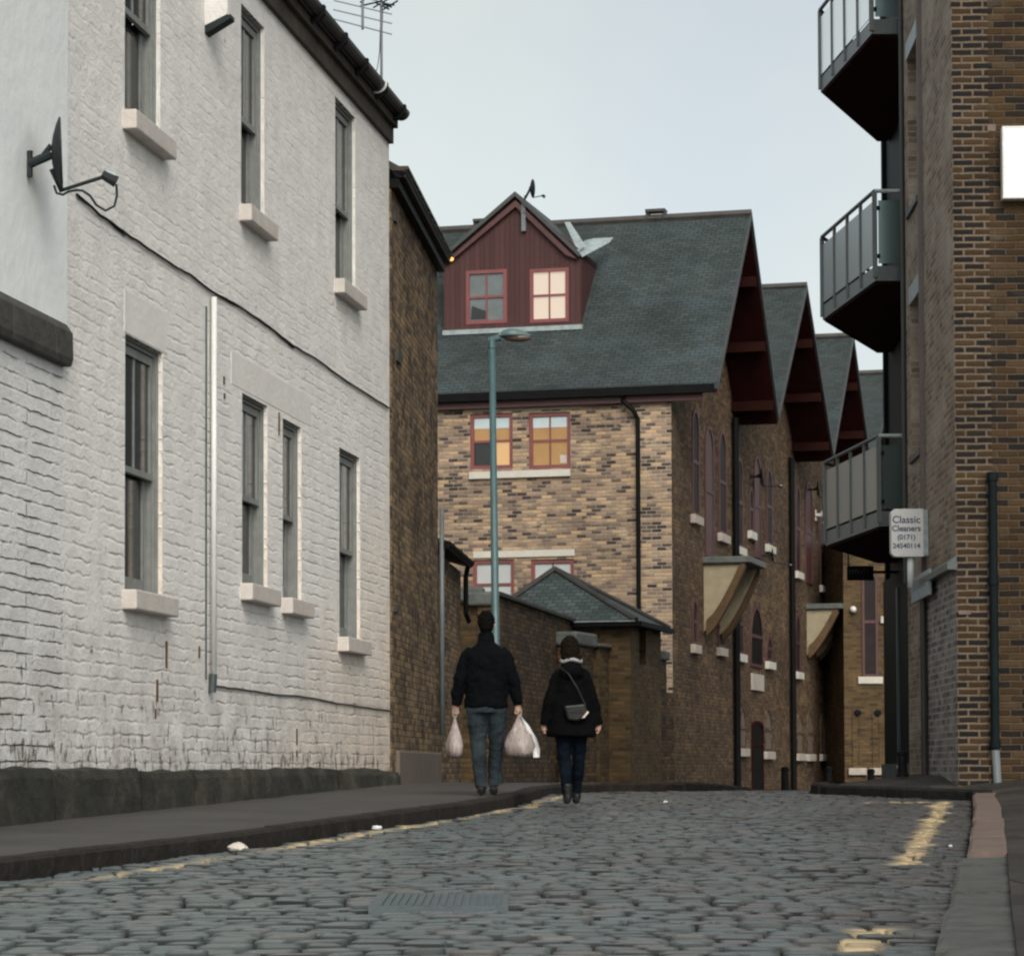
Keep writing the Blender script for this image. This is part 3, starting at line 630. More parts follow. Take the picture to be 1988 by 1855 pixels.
# satellite dish on the plastered wall
uD, zD = fA.hit(52, 318, -.03); Yd = frA.world(fA.P(uD, -.03, zD)).y
def sat_dish(name, label, base, mount, dish_c, axis, r, arm_end, mat='dish_grey', lnb=.09, group=None, par_mat='lead_bright'):
    T = thing(name, label, 'satellite dish', base, group=group); B = Vector(base)
    ax = Vector(axis).normalized(); q = ax.to_track_quat('Z', 'Y'); mb = MB(); rs = [.02, .25, .5, .75, .92, 1.0]
    pts = []; n = 24; m_ = len(rs)
    for rr in rs:
        for k in range(n):
            a = 2*math.pi*k/n; pts.append(Vector(dish_c)-B+q @ Vector((r*rr*math.cos(a)*.93, r*rr*math.sin(a), r*.24*(rr*rr-1))))
    fs = [(i*n+k, i*n+(k+1) % n, (i+1)*n+(k+1) % n, (i+1)*n+k) for i in range(m_-1) for k in range(n)]+[tuple(range(n))]
    mb.add(pts, fs); o = mb.build('reflector', mat, T, smooth=True); md = o.modifiers.new('s', 'SOLIDIFY'); md.thickness = .012*r/.25
    mb = MB(); c = Vector(dish_c)-B-ax*r*.24; mm = Vector(mount)-B
    mb.tube([c, mm], r*.13, 8); mb.tube([c+Vector((0, 0, r*.25)), c*.5+mm*.5], r*.08, 8); mb.tube([mm+Vector((0, 0, -r*.35)), mm+Vector((0, 0, r*.35))], r*.08, 6); mb.build('bracket', mat, T)
    low = Vector(dish_c)-B-Vector((0, 0, r*.98)); e = Vector(arm_end)-B
    mb = MB(); mb.tube([c-Vector((0, 0, r*.4)), low+Vector((0, 0, -.0)), low*.15+e*.85+Vector((0, 0, -.0)), e], r*.055, 8); mb.build('arm', mat, T)
    mb = MB(); h = (low-e).normalized(); d = (-ax*.9+Vector((0, 0, .5))).normalized()
    mb.tube([e+d*r*.1, e-d*r*.32], [r*.12, r*.16], 10); mb.build('receiver', mat, T)
    mb = MB(); mb.tube([e-d*r*.05+Vector((0, 0, r*.13)), e-d*r*.3+Vector((0, 0, r*.15))], [r*.06, r*.07], 8); mb.build('receiver_cap', par_mat, T)
    return T, low, e
dc = PX(117, 300, Yd); T, low, e = sat_dish('satellite_dish', 'dark satellite dish seen edge on, bracketed to the white plastered wall', tuple(PX(55, 318, Yd+.02)), tuple(PX(58, 318, Yd)), tuple(dc), (1, .16, .04), .26, tuple(PX(205, 342, Yd-.03)))
mb = MB(); B = Vector(T.location); cab = [PX(x, y, Yd-.03)-B for x, y in ((226, 358), (227, 380), (222, 400), (205, 409), (187, 398), (175, 380), (160, 370), (148, 369), (133, 372), (122, 378), (110, 375), (105, 360))]
mb.tube(cab, .009, 6); mb.build('cable', 'dish_grey', T)

# aerial on the roof
Ya = 32.6; base = PX(741, 225, Ya)
AE = thing('tv_aerial', 'thin metal television aerial on a mast above the white house gutter', 'aerial', tuple(base)); B = Vector(AE.location)
mb = MB(); mb.tube([Vector((0, 0, -.4)), PX(740, -40, Ya)-B], .016, 8); mb.build('mast', 'lead_grey', AE)
mb = MB(); b0, b1 = PX(704, -30, Ya+.5), PX(704, 56, Ya-.8); mb.tube([b0-B, b1-B], .016, 8); mb.build('boom', 'lead_grey', AE)
for (x0, y0, x1, y1, dY) in ((648, 1, 761, 28, -.2), (647, 19, 761, 46, -.45), (647, 37, 761, 67, -.75), (650, -20, 755, 8, .1)):
    mb = MB(); mb.tube([PX(x0, y0, Ya+dY)-B, PX(x1, y1, Ya+dY)-B], .0075, 6); mb.build('rod', 'lead_grey', AE)
mb = MB()
for (a, b) in (((700, 12), (742, 2)), ((725, 15), (765, -8)), ((728, 5), (755, 18)), ((742, 20), (772, 2)), ((700, 5), (712, -6)), ((745, 8), (765, 10)), ((742, 8), (760, 14)), ((735, -6), (770, -2))):
    mb.tube([PX(*a, Ya+.1)-B, PX(*b, Ya-.1)-B], .011, 6)
mb.build('clamp', 'dish_grey', AE)
mb = MB(); mb.tube([PX(740, 20, Ya)-B, PX(738, 60, Ya)-B, PX(737, 100, Ya)-B, PX(733, 130, Ya)-B, PX(724, 160, Ya)-B], .005, 5)
mb.tube([PX(743, 20, Ya)-B, PX(742, 60, Ya)-B, PX(741, 110, Ya)-B, PX(742, 200, Ya)-B], .005, 5); mb.build('cable', 'dish_grey', AE)

# ------------------------------------------------------------------ sooty brick building and its lower wing
frB = Frame(-1.39, 31.83, math.atan2(1, 391/FPX)); fB = Face(frB)
SB = thing('sooty_brick_house', 'sooty brown brick house squeezed between white house and warehouse', 'house', (frB.x, frB.y, 0), frB.a)
uE = fB.hit(849, 525)[0]; zB = fB.hit(755, 358)[1]
mb = MB(); hb = []
fB.wall(mb, 0, uE, gz(34)-.2, zB, [])
mb.poly([fB.P(uE, 0, 0), fB.P(uE, 6, 0), fB.P(uE, 6, zB), fB.P(uE, 0, zB)]); mb.poly([fB.P(0, 6, 0), fB.P(0, 0, 0), fB.P(0, 0, zB), fB.P(0, 6, zB)])
mb.build('wall', 'brick_sooty', SB)
mb = MB(); fB.box(mb, -.02, uE+.05, -.1, .2, zB, zB+.1); mb.build('soffit', 'black', SB)
gutter('gutter', SB, fB, -.02, uE+.08, -.11, zB+.2, .085, 'black')
mb = MB()
mb.prism([fB.P(-.02, -.19, zB+.2), fB.P(-.02, 3, zB+2.0), fB.P(-.02, 6.2, zB+.2), fB.P(-.02, 6.2, zB+.1), fB.P(-.02, 3, zB+1.85), fB.P(-.02, -.17, zB+.12)][::-1], fB.P(uE+.12, 0, 0)-fB.P(0, 0, 0)); mb.build('roof', 'coping', SB)
mb = MB(); u = 0
while u < uE: fB.box(mb, u, u+.17, -.205, -.05, zB+.215+.02*random.random(), zB+.255); u += .2
mb.build('eave_tiles', 'coping', SB)
mb = MB(); u = fB.hit(848.5, 1100)[0]; mb.tube([fB.P(uE+.02, -.05, fB.hit(848, 985)[1]), fB.P(uE+.02, -.05, fB.hit(848, 1425)[1])], .033, 10); mb.build('drainpipe', 'lead_grey', SB, smooth=True)
mb = MB(); mb.tube([fB.P(uE+.06, .1, zB), fB.P(uE+.06, .1, fB.hit(852, 640)[1])], .04, 8); mb.build('downpipe', 'black', SB)
mb = MB(); fB.box(mb, .4, uE-.05, -.05, .02, gz(34)+.1, fB.hit(800, 1458)[1]); mb.build('plinth', 'brown_render', SB, bevel=.02)
mb = MB()
for (px, py, a, b) in ((768, 690, .35, .12), (763, 412, .2, .2), (765, 1180, .2, .08)):
    mb = MB(); u, z = fB.hit(px, py); fB.box(mb, u, u+a, -.03, .02, z-b/2, z+b/2); mb.build('wall_fixing', 'coping', SB)
for (px, py, rr) in ((830, 423, .035), (838, 437, .028), (876, 503, .022)):  # small glowing balls added to stand for orange glints along the eave
    mb = MB(); p = frB.loc(PX(px, py, 35.8 if px < 860 else 37.2)); mb.ball(tuple(p), rr, rr*1.6, rr*1.3, 8, 6); mb.build('eave_glint', 'eave_glow', SB, smooth=True)
uC = fB.hit(897, 1110)[0]; zC = fB.hit(870, 1085)[1]
LW = thing('brick_outhouse', 'low brown brick outhouse with a thick black gutter behind the grey drainpipe', 'outhouse', (frB.x, frB.y, 0), frB.a)
mb = MB(); fB.box(mb, uE+.003, uC, .02, 3, 0.1, zC-.02); mb.build('wall', 'brick_sooty', LW)
gutter('gutter', LW, fB, uE, uC+.05, -.1, zC+.12, .085, 'black')
mb = MB(); mb.prism([fB.P(uE+.01, -.17, zC+.13), fB.P(uE+.01, 3, zC+1.0), fB.P(uE+.01, 3, zC+.9), fB.P(uE+.01, -.14, zC+.03)][::-1], fB.P(uC-uE+.05, 0, 0)-fB.P(0, 0, 0)); mb.build('roof', 'black', LW)
z1 = fB.hit(899, 1205)[1]
mb = MB(); mb.tube([fB.P(uC-.05, -.1, zC+.1), fB.P(uC-.05, -.06, zC-.1), fB.P(uC-.05, -.06, z1+.1), fB.P(uC+.05, -.1, z1-.02)], .038, 8); mb.build('downpipe', 'black', LW)

# ------------------------------------------------------------------ boundary wall, hip-roofed outbuilding
pD = PX(965, 1155, 42.0); frD = Frame(pD.x, 42.0, math.atan2(1, 940/FPX)); fD = Face(frD); zWD = pD.z
BW = thing('boundary_wall', 'dark brick boundary wall with sloping stone coping behind the walking man', 'wall', (frD.x, frD.y, 0), frD.a)
uD1 = fD.hit(1112, 1210)[0]
mb = MB(); fD.box(mb, 0, uD1, 0, .3, 0, zWD-.02); mb.build('wall', 'brick_wall', BW)
mb = MB(); fD.box(mb, -.02, uD1, -.07, .36, zWD-.018, zWD+.06); mb.build('coping', 'coping', BW, bevel=.02)
ffD = Face(Frame(pD.x-1.2, 42.0+.15, R(-3)))
RW = thing('return_wall', 'short golden brick wall with two grey coping stones left of the lamp post', 'wall', (pD.x-1.2, 42.15, 0), R(-3))
mb = MB(); mb.box(0, 1.19, 0, .3, 0, zWD-.12); mb.build('wall', 'brick_ochre', RW)
mb = MB(); mb.box(0, 1.0, -.1, .36, zWD-.1, zWD+.14); mb.box(.75, 1.22, -.14, .36, zWD-.16, zWD+.05); mb.build('coping', 'coping_grey', RW, bevel=.04)
frO = Frame(2.12, 49.3, R(-14.7)); OB = thing('outbuilding', 'small brick outbuilding with green-grey hipped tile roof in front of the warehouse', 'outbuilding', (frO.x, frO.y, 0), frO.a)
fOf, fOr = Face(frO), Face(frO, 'r', 0)
zO = fOf.hit(1160, 1207)[1]; W_ = 2.7
mb = MB(); fOf.wall(mb, -W_, 0, 0, zO, [])
us, zs1 = fOr.hit(1241, 1216); us2, _ = fOr.hit(1254, 1250); zs0 = fOr.hit(1241, 1288)[1]
fOr.wall(mb, 0, 2.7, 0, zO, [(us, us2, zs0, zO-.05)], depth=.2)
mb.build('wall', 'brick_ochre', OB)
mb = MB(); fOr.box(mb, us-.02, us2+.02, .15, .2, zs0, zO); mb.build('slit_window', 'pane_dark', OB)
ap = fOf.hit(1077, 1107, 1.35); apz = ap[1]; axx = ap[0]
e0, e1, f0, f1 = -W_-.1, .14, -.16, 2.85
A_ = Vector((axx, 1.35, apz)); c_ = [Vector((e0, f0, zO)), Vector((e1, f0, zO)), Vector((e1, f1, zO)), Vector((e0, f1, zO))]
mb = MB()
for i in range(4): mb.poly([c_[i], c_[(i+1) % 4], A_])
mb.poly(c_[::-1]); mb.build('roof', 'tile_small', OB)
mb = MB()
for i in (0, 1, 2): mb.tube([c_[i]+Vector((0, 0, .02)), A_+Vector((0, 0, .03))], .055, 8)
mb.build('ridge_tiles', 'gutter', OB)
mb = MB(); mb.box(e0, e1+.06, f0-.1, f0, zO-.09, zO+.0); mb.box(e1, e1+.1, f0, f1, zO-.09, zO); mb.build('gutter', 'black', OB)
mb = MB(); mb.box(e0, e1, f0-.12, f0-.1, zO-.012, zO+.005); mb.build('lead_trim', 'lead_bright', OB)
# stepped front wall with capped piers
g0 = PX(1112, 1520, 47.5); g1 = PX(1309, 1520, 53.5); frE = Frame(g0.x, 47.5, math.atan2(6.0, g1.x-g0.x)); fE = Face(frE)
SW = thing('stepped_wall', 'brown brick garden wall with stepped capped piers beside walking woman', 'wall', (frE.x, frE.y, 0), frE.a)
uEnd = fE.hit(1309, 1400)[0]; mb = MB()
zw = fE.hit(1150, 1330)[1]; fE.box(mb, 0, uEnd, 0, .25, 0, zw)
mb.build('wall', 'brick_wall', SW)
def pier(px0, px1, ytop, ych, mat='brick_wall', cap='coping', pr=.08):
    u0, zt = fE.hit(px0, ytop); u1, zc = fE.hit(px1, ych); zc = fE.hit(px0, ych)[1]
    m1 = MB(); fE.box(m1, u0, u1, -pr, .3, 0, zc-.005); p = m1.build('pier', mat, SW)
    m1 = MB(); fE.box(m1, u0-.08, u1+.08, -pr-.06, .36, zc, zt); m1.build('cap', cap, p, bevel=.04)
pier(1114, 1150, 1225, 1252, 'brick_wall', 'coping_grey', .02); pier(1157, 1176, 1249, 1256, 'brick_ochre', 'coping_grey', .05)
pier(1187, 1200, 1283, 1300, 'brick_wall', 'black', .12); pier(1268, 1284, 1262, 1280, 'brick_wall', 'coping_grey', .1)

# ------------------------------------------------------------------ warehouses
AN = -math.atan(.2626)
wx0, wy0 = PX(1307, 1495, 56).x, 56.0
frW = Frame(wx0, wy0, AN); fF = Face(frW); fS = Face(frW, 'r', 0.0)
OV = .98   # verge overhang
fV = Face(frW, 'r', OV)
zE = fV.hit(1392, 742)[1]; yE = fV.hit(1392, 742)[0]; yR = fV.hit(1457, 415)[0]; zR = fV.hit(1457, 415)[1]
yV = [yE, fV.hit(1510, 822)[0], fV.hit(1617, 895)[0]]; zV = [zE, fV.hit(1510, 806)[1], fV.hit(1617, 880)[1]]; zV += [zV[2]]*4; yV.append(yV[2]+8.2); yV.append(yV[3]+8.2); yV.append(yV[4]+8.2)
yRs = [yR, fV.hit(1565, 555)[0], fV.hit(1656, 668)[0]]; yRs.append(yRs[2]+8.2); yRs.append(yRs[3]+8.2)
zRs = [zR, fV.hit(1565, 555)[1], fV.hit(1656, 652)[1]]; zRs += [PX(1700, 723, frW.world((OV, yRs[3], 0)).y).z]*2
zR0 = zR; zE0 = zE
print('warehouse', wx0, yV, yRs, zE, zR)
LEFT = -9.0
labels = ['nearest buff brick warehouse with slate roof, red dormer and lit windows', 'second brick warehouse along the street, with stone sills and a dark doorway', 'third brick warehouse, beyond second canopy with a pale wall dish', 'fourth gabled warehouse, its slate roof just seen beside the balcony', 'farthest warehouse hidden behind the balcony house']
WH = []
def arched(par, face, px0, px1, yt, yb, sill=True, mat='maroon', pane='pane_matte', dep=.1, arch=True, sm='stone_sill', sw=.1):
    """narrow window set in the side wall"""
    pm = (px0+px1)/2; u0, z0 = face.hit(px0, yb); u1 = face.hit(px1, yb)[0]; z1 = face.hit(px0, yt)[1]
    m1 = MB(); r = (u1-u0)/2; n = 8
    outer = [(u0, z0), (u1, z0)]+[(u0+r+r*math.cos(math.pi*k/n), z1-r+r*math.sin(math.pi*k/n)*(1 if arch else .15)) for k in range(n+1)]
    t = .07
    def ring(fr_, w0, w1):
        a = [face.P(x, w0, z) for x, z in outer]; cxm, czm = u0+r, (z0+z1)/2
        inn = [face.P(x+(t if x < cxm-.01 else -t if x > cxm+.01 else 0), w0, z+(t if z < czm else -t)) for x, z in outer]; n_ = len(a)
        d = face.P(0, w1-w0, 0)-face.P(0, 0, 0)
        fr_.add(a+inn+[p+d for p in a]+[p+d for p in inn], [(i, (i+1) % n_, n_+(i+1) % n_, n_+i) for i in range(n_)]+[(i, 2*n_+i, 2*n_+(i+1) % n_, (i+1) % n_) for i in range(n_)]+[(n_+i, n_+(i+1) % n_, 3*n_+(i+1) % n_, 3*n_+i) for i in range(n_)])
    ring(m1, -.035, .03)
    zm = (z0+z1)/2; face.box(m1, u0+t, u1-t, -.03, -.004, zm-.04, zm+.04)
    wn = m1.build('window', mat, par)
    m1 = MB(); m1.poly([face.P(x, -.012, z) for x, z in outer]); m1.build('pane', pane, wn)
    if sill:
        m1 = MB(); face.box(m1, u0-.12, u1+.12, -sw, .02, z0-.19, z0-.002); m1.build('sill', sm, wn, bevel=.015)
    return wn
for i in range(4):
    T = thing('warehouse', labels[i], 'warehouse', (frW.x, frW.y, 0), frW.a, 'row of gabled brick warehouses')
    WH.append(T)
    a, r_, b = yV[i], yRs[i], yV[i+1]; za_, zb__, zR = zV[i], zV[i+1], zRs[i]
    mb = MB(); ya = 0 if i == 0 else a
    holes = []
    if i == 0:
        for (p0, p1, yt, yb) in ((913, 995, 801, 911), (1027, 1107, 799, 910), (918, 998, 1085, 1182), (1031, 1114, 1084, 1182)):
            x0, z0 = fF.hit(p0, yb); x1, z1 = fF.hit(p1, yt); holes.append((x0, x1, z0, z1))
        fF.wall(mb, LEFT, -.75, -.5, zE-.05, holes, depth=.12)
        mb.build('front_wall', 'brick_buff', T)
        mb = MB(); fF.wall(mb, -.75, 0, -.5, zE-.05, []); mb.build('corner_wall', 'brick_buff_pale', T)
    mb = MB()
    # side wall with gable
    sh = zE+(0-a)*(zR-zE)/(r_-a) if i == 0 else zE
    mb.add([(0, ya, -.6), (0, b, -.6), (0, b, zb__-.1), (0, r_, zR-.1), (0, ya, (sh if i == 0 else za_)-.1)], [(0, 1, 2, 3, 4)])
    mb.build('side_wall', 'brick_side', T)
    # roof slabs
    th = .14
    mb = MB()
    for (y0, z0, y1, z1) in ((a-(.02 if i == 0 else 0), za_, r_, zR), (b, zb__, r_, zR)):
        mb.prism([(LEFT, y0, z0), (LEFT, y1, z1), (LEFT, y1, z1-th), (LEFT, y0, z0-th)] if y0 < y1 else [(LEFT, y0, z0), (LEFT, y0, z0-th), (LEFT, y1, z1-th), (LEFT, y1, z1)], (OV-LEFT, 0, 0))
    mb.build('roof', 'slate', T)
    mb = MB(); mb.tube([(LEFT, r_, zR), (OV+.02, r_, zR)], .1, 8); mb.build('ridge_tiles', 'gutter', T)
    # verge board
    mb = MB()
    for (y0, z0) in ((a, za_), (b, zb__)):
        mb.prism([(OV+.005, y0, z0+.02), (OV+.005, r_, zR+.03), (OV+.005, r_, zR-.12), (OV+.005, y0, z0-.13)], (.03, 0, 0))
    mb.build('verge_board', 'slate_edge', T)
    # boarded soffits with purlins
    mb = MB(); q = .17
    for (y0, z0) in ((a, za_), (b, zb__)):
        mb.prism([(.01, y0, z0-q), (.01, r_, zR-q), (.01, r_, zR-q-.03), (.01, y0, z0-q-.03)], (OV-.02, 0, 0))
    
    mb.build('soffit', 'maroon_dark', T)
    for f_ in (.12, .42, .74):
        for (y0, z0, sg) in ((b, zb__, -1),) if i else ((b, zb__, -1), (a, za_, 1)):
            yy = y0+(r_-y0)*f_; zz = z0+(zR-z0)*f_
            mb = MB(); mb.box(.0, OV-.03, yy+sg*.05-.09, yy+sg*.05+.09, zz-.42, zz-.2); mb.build('purlin', 'purlin', T)
zR = zR0
# details of the first warehouse
T = WH[0]
def sash2(par, face, x0, x1, z0, z1, mats, mf='maroon_frame', w=0.03, fw=.075):
    m1 = MB(); zm = (z0+z1)/2; xm = (x0+x1)/2
    face.box(m1, x0, x0+fw, w, w+.07, z0, z1); face.box(m1, x1-fw, x1, w, w+.07, z0, z1); face.box(m1, x0+fw, x1-fw, w, w+.07, z1-fw, z1); face.box(m1, x0+fw, x1-fw, w, w+.07, z0, z0+fw)
    face.box(m1, x0+fw, x1-fw, w+.01, w+.06, zm-.025, zm+.025); face.box(m1, xm-.016, xm+.016, w+.015, w+.06, z0+fw, zm-.025); face.box(m1, xm-.016, xm+.016, w+.015, w+.06, zm+.025, z1-fw)
    wn = m1.build('window', mf, par)
    xs_ = (x0+fw, xm-.016, xm+.016, x1-fw); zs_ = (z0+fw, zm-.025, zm+.025, z1-fw)
    for k, mt in enumerate(mats):   # bottom-left, bottom-right, top-left, top-right
        i_, j_ = k % 2, k//2
        m1 = MB(); face.box(m1, xs_[2*i_], xs_[2*i_+1], w+.04, w+.05, zs_[2*j_], zs_[2*j_+1]); m1.build('pane', mt, wn)
    return wn, xs_, zs_
for k, (h, mats) in enumerate(zip(holes_ := [(lambda a, b: (a[0], b[0], a[1], b[1]))(fF.hit(p0, yb), fF.hit(p1, yt)) for (p0, p1, yt, yb) in ((913, 995, 801, 911), (1027, 1107, 799, 910), (918, 998, 1085, 1182), (1031, 1114, 1084, 1182))],
        (('pane_dark', 'pane_amber_bright', 'pane_amber', 'pane_amber'), ('pane_amber', 'pane_amber', 'pane_amber', 'pane_amber'), ('pane_blind',)*4, ('pane_blind',)*4))):
    wn, xs_, zs_ = sash2(T, fF, *h, mats)
    if k < 2:
        m1 = MB(); dz = (zs_[3]-zs_[2])*.48
        fF.box(m1, xs_[0], xs_[1], .06, .068, zs_[3]-dz, zs_[3]); fF.box(m1, xs_[2], xs_[3], .06, .068, zs_[3]-dz, zs_[3]); m1.build('blind', 'blind_white', wn)
    if k == 1:
        m1 = MB(); fF.box(m1, xs_[3]-.16, xs_[3]-.02, .06, .068, zs_[0]+.03, zs_[0]+.2); m1.build('notice', 'paper', wn)
mb = MB(); x0, z1 = fF.hit(912, 914); x1, z0 = fF.hit(1108, 928); fF.box(mb, x0, x1, -.07, .02, fF.hit(1010, 927)[1], fF.hit(1010, 913.5)[1]); mb.build('sill', 'stone_lintel', T)
mb = MB(); x0 = fF.hit(919, 1070)[0]; x1 = fF.hit(1116, 1070)[0]; fF.box(mb, x0, x1, -.03, .02, fF.hit(1010, 1081)[1], fF.hit(1010, 1068)[1]); mb.build('lintel', 'stone_lintel', T)
mb = MB(); x0 = fF.hit(900, 785)[0]; x1 = fF.hit(1130, 785)[0]; fF.box(mb, x0, x1, -.012, .02, fF.hit(1010, 797)[1], fF.hit(1010, 786)[1]); mb.build('brick_lintel', 'render_cream', T)
# eave: gutter, fascia
mb = MB(); mb.box(LEFT, OV-.05, yE-.1, yE+.02, zE-.2, zE-.03); mb.build('gutter', 'black', T)
mb = MB(); mb.box(LEFT, OV-.3, yE+.03, yE+.08, zE-.34, zE-.18); mb.box(LEFT, OV-.4, yE+.08, -.01, zE-.34, zE-.3); mb.build('fascia', 'maroon', T)
xp = fF.hit(1240, 900)[0]; xq = fF.hit(1212, 760)[0]
mb = MB(); mb.tube([(xq, yE-.05, zE-.15), (xq, yE+.02, zE-.3), (xp-.08, -.12, zE-.5), (xp, -.07, zE-.68), (xp, -.07, .5)], .05, 8); mb.build('downpipe', 'black', T)
# dormer
dy0 = yE+(fV.hit(1392, 742)[1]*0+1.12); yD = None
for t_ in range(400):   # depth at which the roof surface is seen at the dormer foot
    yy = yE+t_*.01; zz = zE+(zR-zE)*(yy-yE)/(yR-yE)
    if Face(frW, 'f', yy).hit(1000, 640)[1] <= zz: yD = yy; break
fDm = Face(frW, 'f', yD); xl, zb_ = fDm.hit(862, 637); xr_, _ = fDm.hit(1128, 634); xa, za = fDm.hit(1003, 374); ze = fDm.hit(1126, 486)[1]
zb_ = fDm.hit(1000, 637)[1]
slope = (zR-zE)/(yR-yE)
DM = MB(); hl = [fDm.hit(p0, yb)+fDm.hit(p1, yt) for (p0, p1, yt, yb) in ((905, 984, 522, 630), (1029, 1104, 519, 627))]
hl = [(a, c, b, d) for a, b, c, d in hl]
fDm.wall(DM, xl, xr_, zb_, ze, hl, depth=.1); DM.poly([fDm.P(xl, 0, ze), fDm.P(xr_, 0, ze), fDm.P(xa, 0, za-.1)])
yk = yE+(ze-zE)/slope
DM.poly([(xr_, yD, zb_), (xr_, yk, ze), (xr_, yD, ze)]); DM.poly([(xl, yD, zb_), (xl, yD, ze), (xl, yk, ze)])
dorm = DM.build('dormer', 'boards', T)
yar = yE+(za-zE)/slope
mb = MB(); hx = xr_+.0; hx0 = xl-.12; dz_ = .1
for xe_ in (hx, hx0):
    ze2 = ze-.06; yk2 = yE+(ze2-zE)/slope
    mb.add([(xe_, yD-.15, ze2), (xa, yD-.15, za), (xa, yar+.1, za), (xe_, yk2, ze2), (xe_, yD-.15, ze2-dz_), (xa, yD-.15, za-dz_), (xa, yar+.1, za-dz_), (xe_, yk2, ze2-dz_)],
           [(0, 1, 2, 3), (4, 7, 6, 5), (0, 4, 5, 1), (0, 3, 7, 4)])
mb.build('dormer_roof', 'slate_edge', dorm)
mb = MB()
for xe_ in (hx, hx0):
    s_g = 1 if xe_ > xa else -1
    mb.add([(xe_-.06*s_g, yD-.1, ze-.2), (xa, yD-.1, za-.18), (xa, yD-.1, za-.32), (xe_-.3*s_g, yD-.1, ze-.1), (xe_-.06*s_g, yD-.06, ze-.2), (xa, yD-.06, za-.18), (xa, yD-.06, za-.32), (xe_-.3*s_g, yD-.06, ze-.1)],
           [(0, 1, 2, 3), (0, 4, 5, 1), (3, 2, 6, 7)])
mb.build('barge_board', 'maroon', dorm)
for k, (h, mats) in enumerate(zip(hl, (('pane_grey',)*4, ('pane_cream',)*4))):
    wn, xs_, zs_ = sash2(dorm, fDm, *h, mats, w=-.01)
    if k == 0:
        m1 = MB(); m1.prism([fDm.P(xs_[0]+.02, .02, zs_[0]+.03), fDm.P(xs_[1], .02, zs_[0]+.03), fDm.P(xs_[1], .02, zs_[0]+.2), fDm.P(xs_[0]+.05, .02, zs_[1]-.15)], (0, .008, 0)); m1.build('gap', 'pane_dark', wn)
mb = MB(); px_, z0 = fDm.hit(1018, 450); z1 = fDm.hit(1018, 392)[1]; fDm.box(mb, px_-.04, px_+.05, -.1, -.03, z0, z1); mb.build('cable_duct', 'lead_grey', dorm)
mb = MB(); fDm.box(mb, xl, xr_+.05, -.12, .02, zb_-.1, zb_-.0); mb.build('flashing', 'lead_bright', dorm)
def LP_(px, py, Y): return frW.loc(PX(px, py, Y))
mb = MB(); Yw_ = frW.world((xr_, yD, 0)).y   # lead valley and cheek-top flashing
mb.prism([LP_(1096, 432, Yw_+1.6), LP_(1106, 432, Yw_+1.6), LP_(1136, 478, Yw_+.1), LP_(1122, 488, Yw_-.1)][::-1], (0, .03, .02)); mb.build('valley_lead', 'lead_bright', dorm)
mb = MB(); mb.prism([LP_(1122, 486, Yw_-.1), LP_(1130, 499, Yw_-.1), LP_(1152, 489, Yw_+.5), LP_(1184, 470, Yw_+1.3), LP_(1190, 462, Yw_+1.4), LP_(1150, 464, Yw_+1.0), LP_(1134, 468, Yw_+.5)][::-1], (0, .04, .02)); mb.build('lead_gutter', 'lead_bright', dorm)
mb = MB(); mb.prism([(xl, yD-.05, ze-.05), (xl-.6, yk+.1, ze+.1), (xl-.5, yk+.15, ze+.16), (xl, yD, ze+.12)][::-1], (0, .03, .03)); mb.build('lead_gutter', 'lead_bright', dorm)
for (pa, pb, yy_) in ((1255, 1293, 417), (921, 944, 428)):
    mb = MB(); f_ = Face(frW, 'f', yR); x0 = f_.hit(pa, yy_)[0]; x1 = f_.hit(pb, yy_)[0]
    mb.box(x0, x1, yR-.15, yR+.15, zR+.14, zR+.2); mb.box(x0, x0+.07, yR-.1, yR+.1, zR, zR+.14); mb.box(x1-.07, x1, yR-.1, yR+.1, zR, zR+.14); mb.build('roof_vent', 'gutter', T)
# dish on dormer
f_ = Face(frW, 'f', yD+.2); q_ = f_.hit(1026, 386); B = frW.world((q_[0], yD+.2, q_[1])); Y2 = B.y
sat_dish('satellite_dish', 'small black satellite dish on top of the red dormer gable', tuple(B), tuple(PX(1019, 386, Y2)), tuple(PX(1034, 366, Y2)), (1, .25, .05), .2, tuple(PX(1053, 380, Y2)), par_mat='dish_grey')
# side-wall windows, by warehouse
for a_ in ((1343, 1356, 790, 998), (1395, 1409, 832, 1034), (1343, 1352, 1160, 1250), (1393, 1404, 1175, 1256)): arched(WH[0], fS, *a_, sm='stone_sill')
arched(WH[0], fS, 1368, 1385, 822, 1078, sill=False, mat='maroon', pane='maroon')
for a_ in ((1430, 1441, 885, 1060), (1453, 1461, 943, 1030), (1487, 1498, 905, 1056), (1431, 1442, 1150, 1268), (1487, 1498, 1232, 1283)): arched(WH[1], fS, *a_, sm='stone_lintel')
arched(WH[1], fS, 1463, 1476, 880, 1080, sill=False, mat='maroon', pane='maroon')
arched(WH[1], fS, 1456, 1480, 1172, 1292, sill=False, mat='maroon', pane='black')
arched(WH[1], fS, 1459, 1481, 1342, 1545, sill=False, mat='maroon_dark', pane='black', arch=False)
u0, z0 = fS.hit(1458, 1338); u1, _ = fS.hit(1480, 1338); z1 = fS.hit(1458, 1306)[1]
mb = MB(); fS.box(mb, u0, u1, -.05, .01, z0, z1); mb.build('panel', 'stone_sill', WH[1])
for a_ in ((1544, 1553, 940, 1108), (1592, 1600, 1000, 1136), (1602, 1611, 1010, 1113), (1543, 1553, 1190, 1303), (1607, 1626, 1234, 1312)): arched(WH[2], fS, *a_, sm='stone_lintel')
arched(WH[2], fS, 1563, 1577, 930, 1130, sill=False, mat='maroon', pane='maroon')
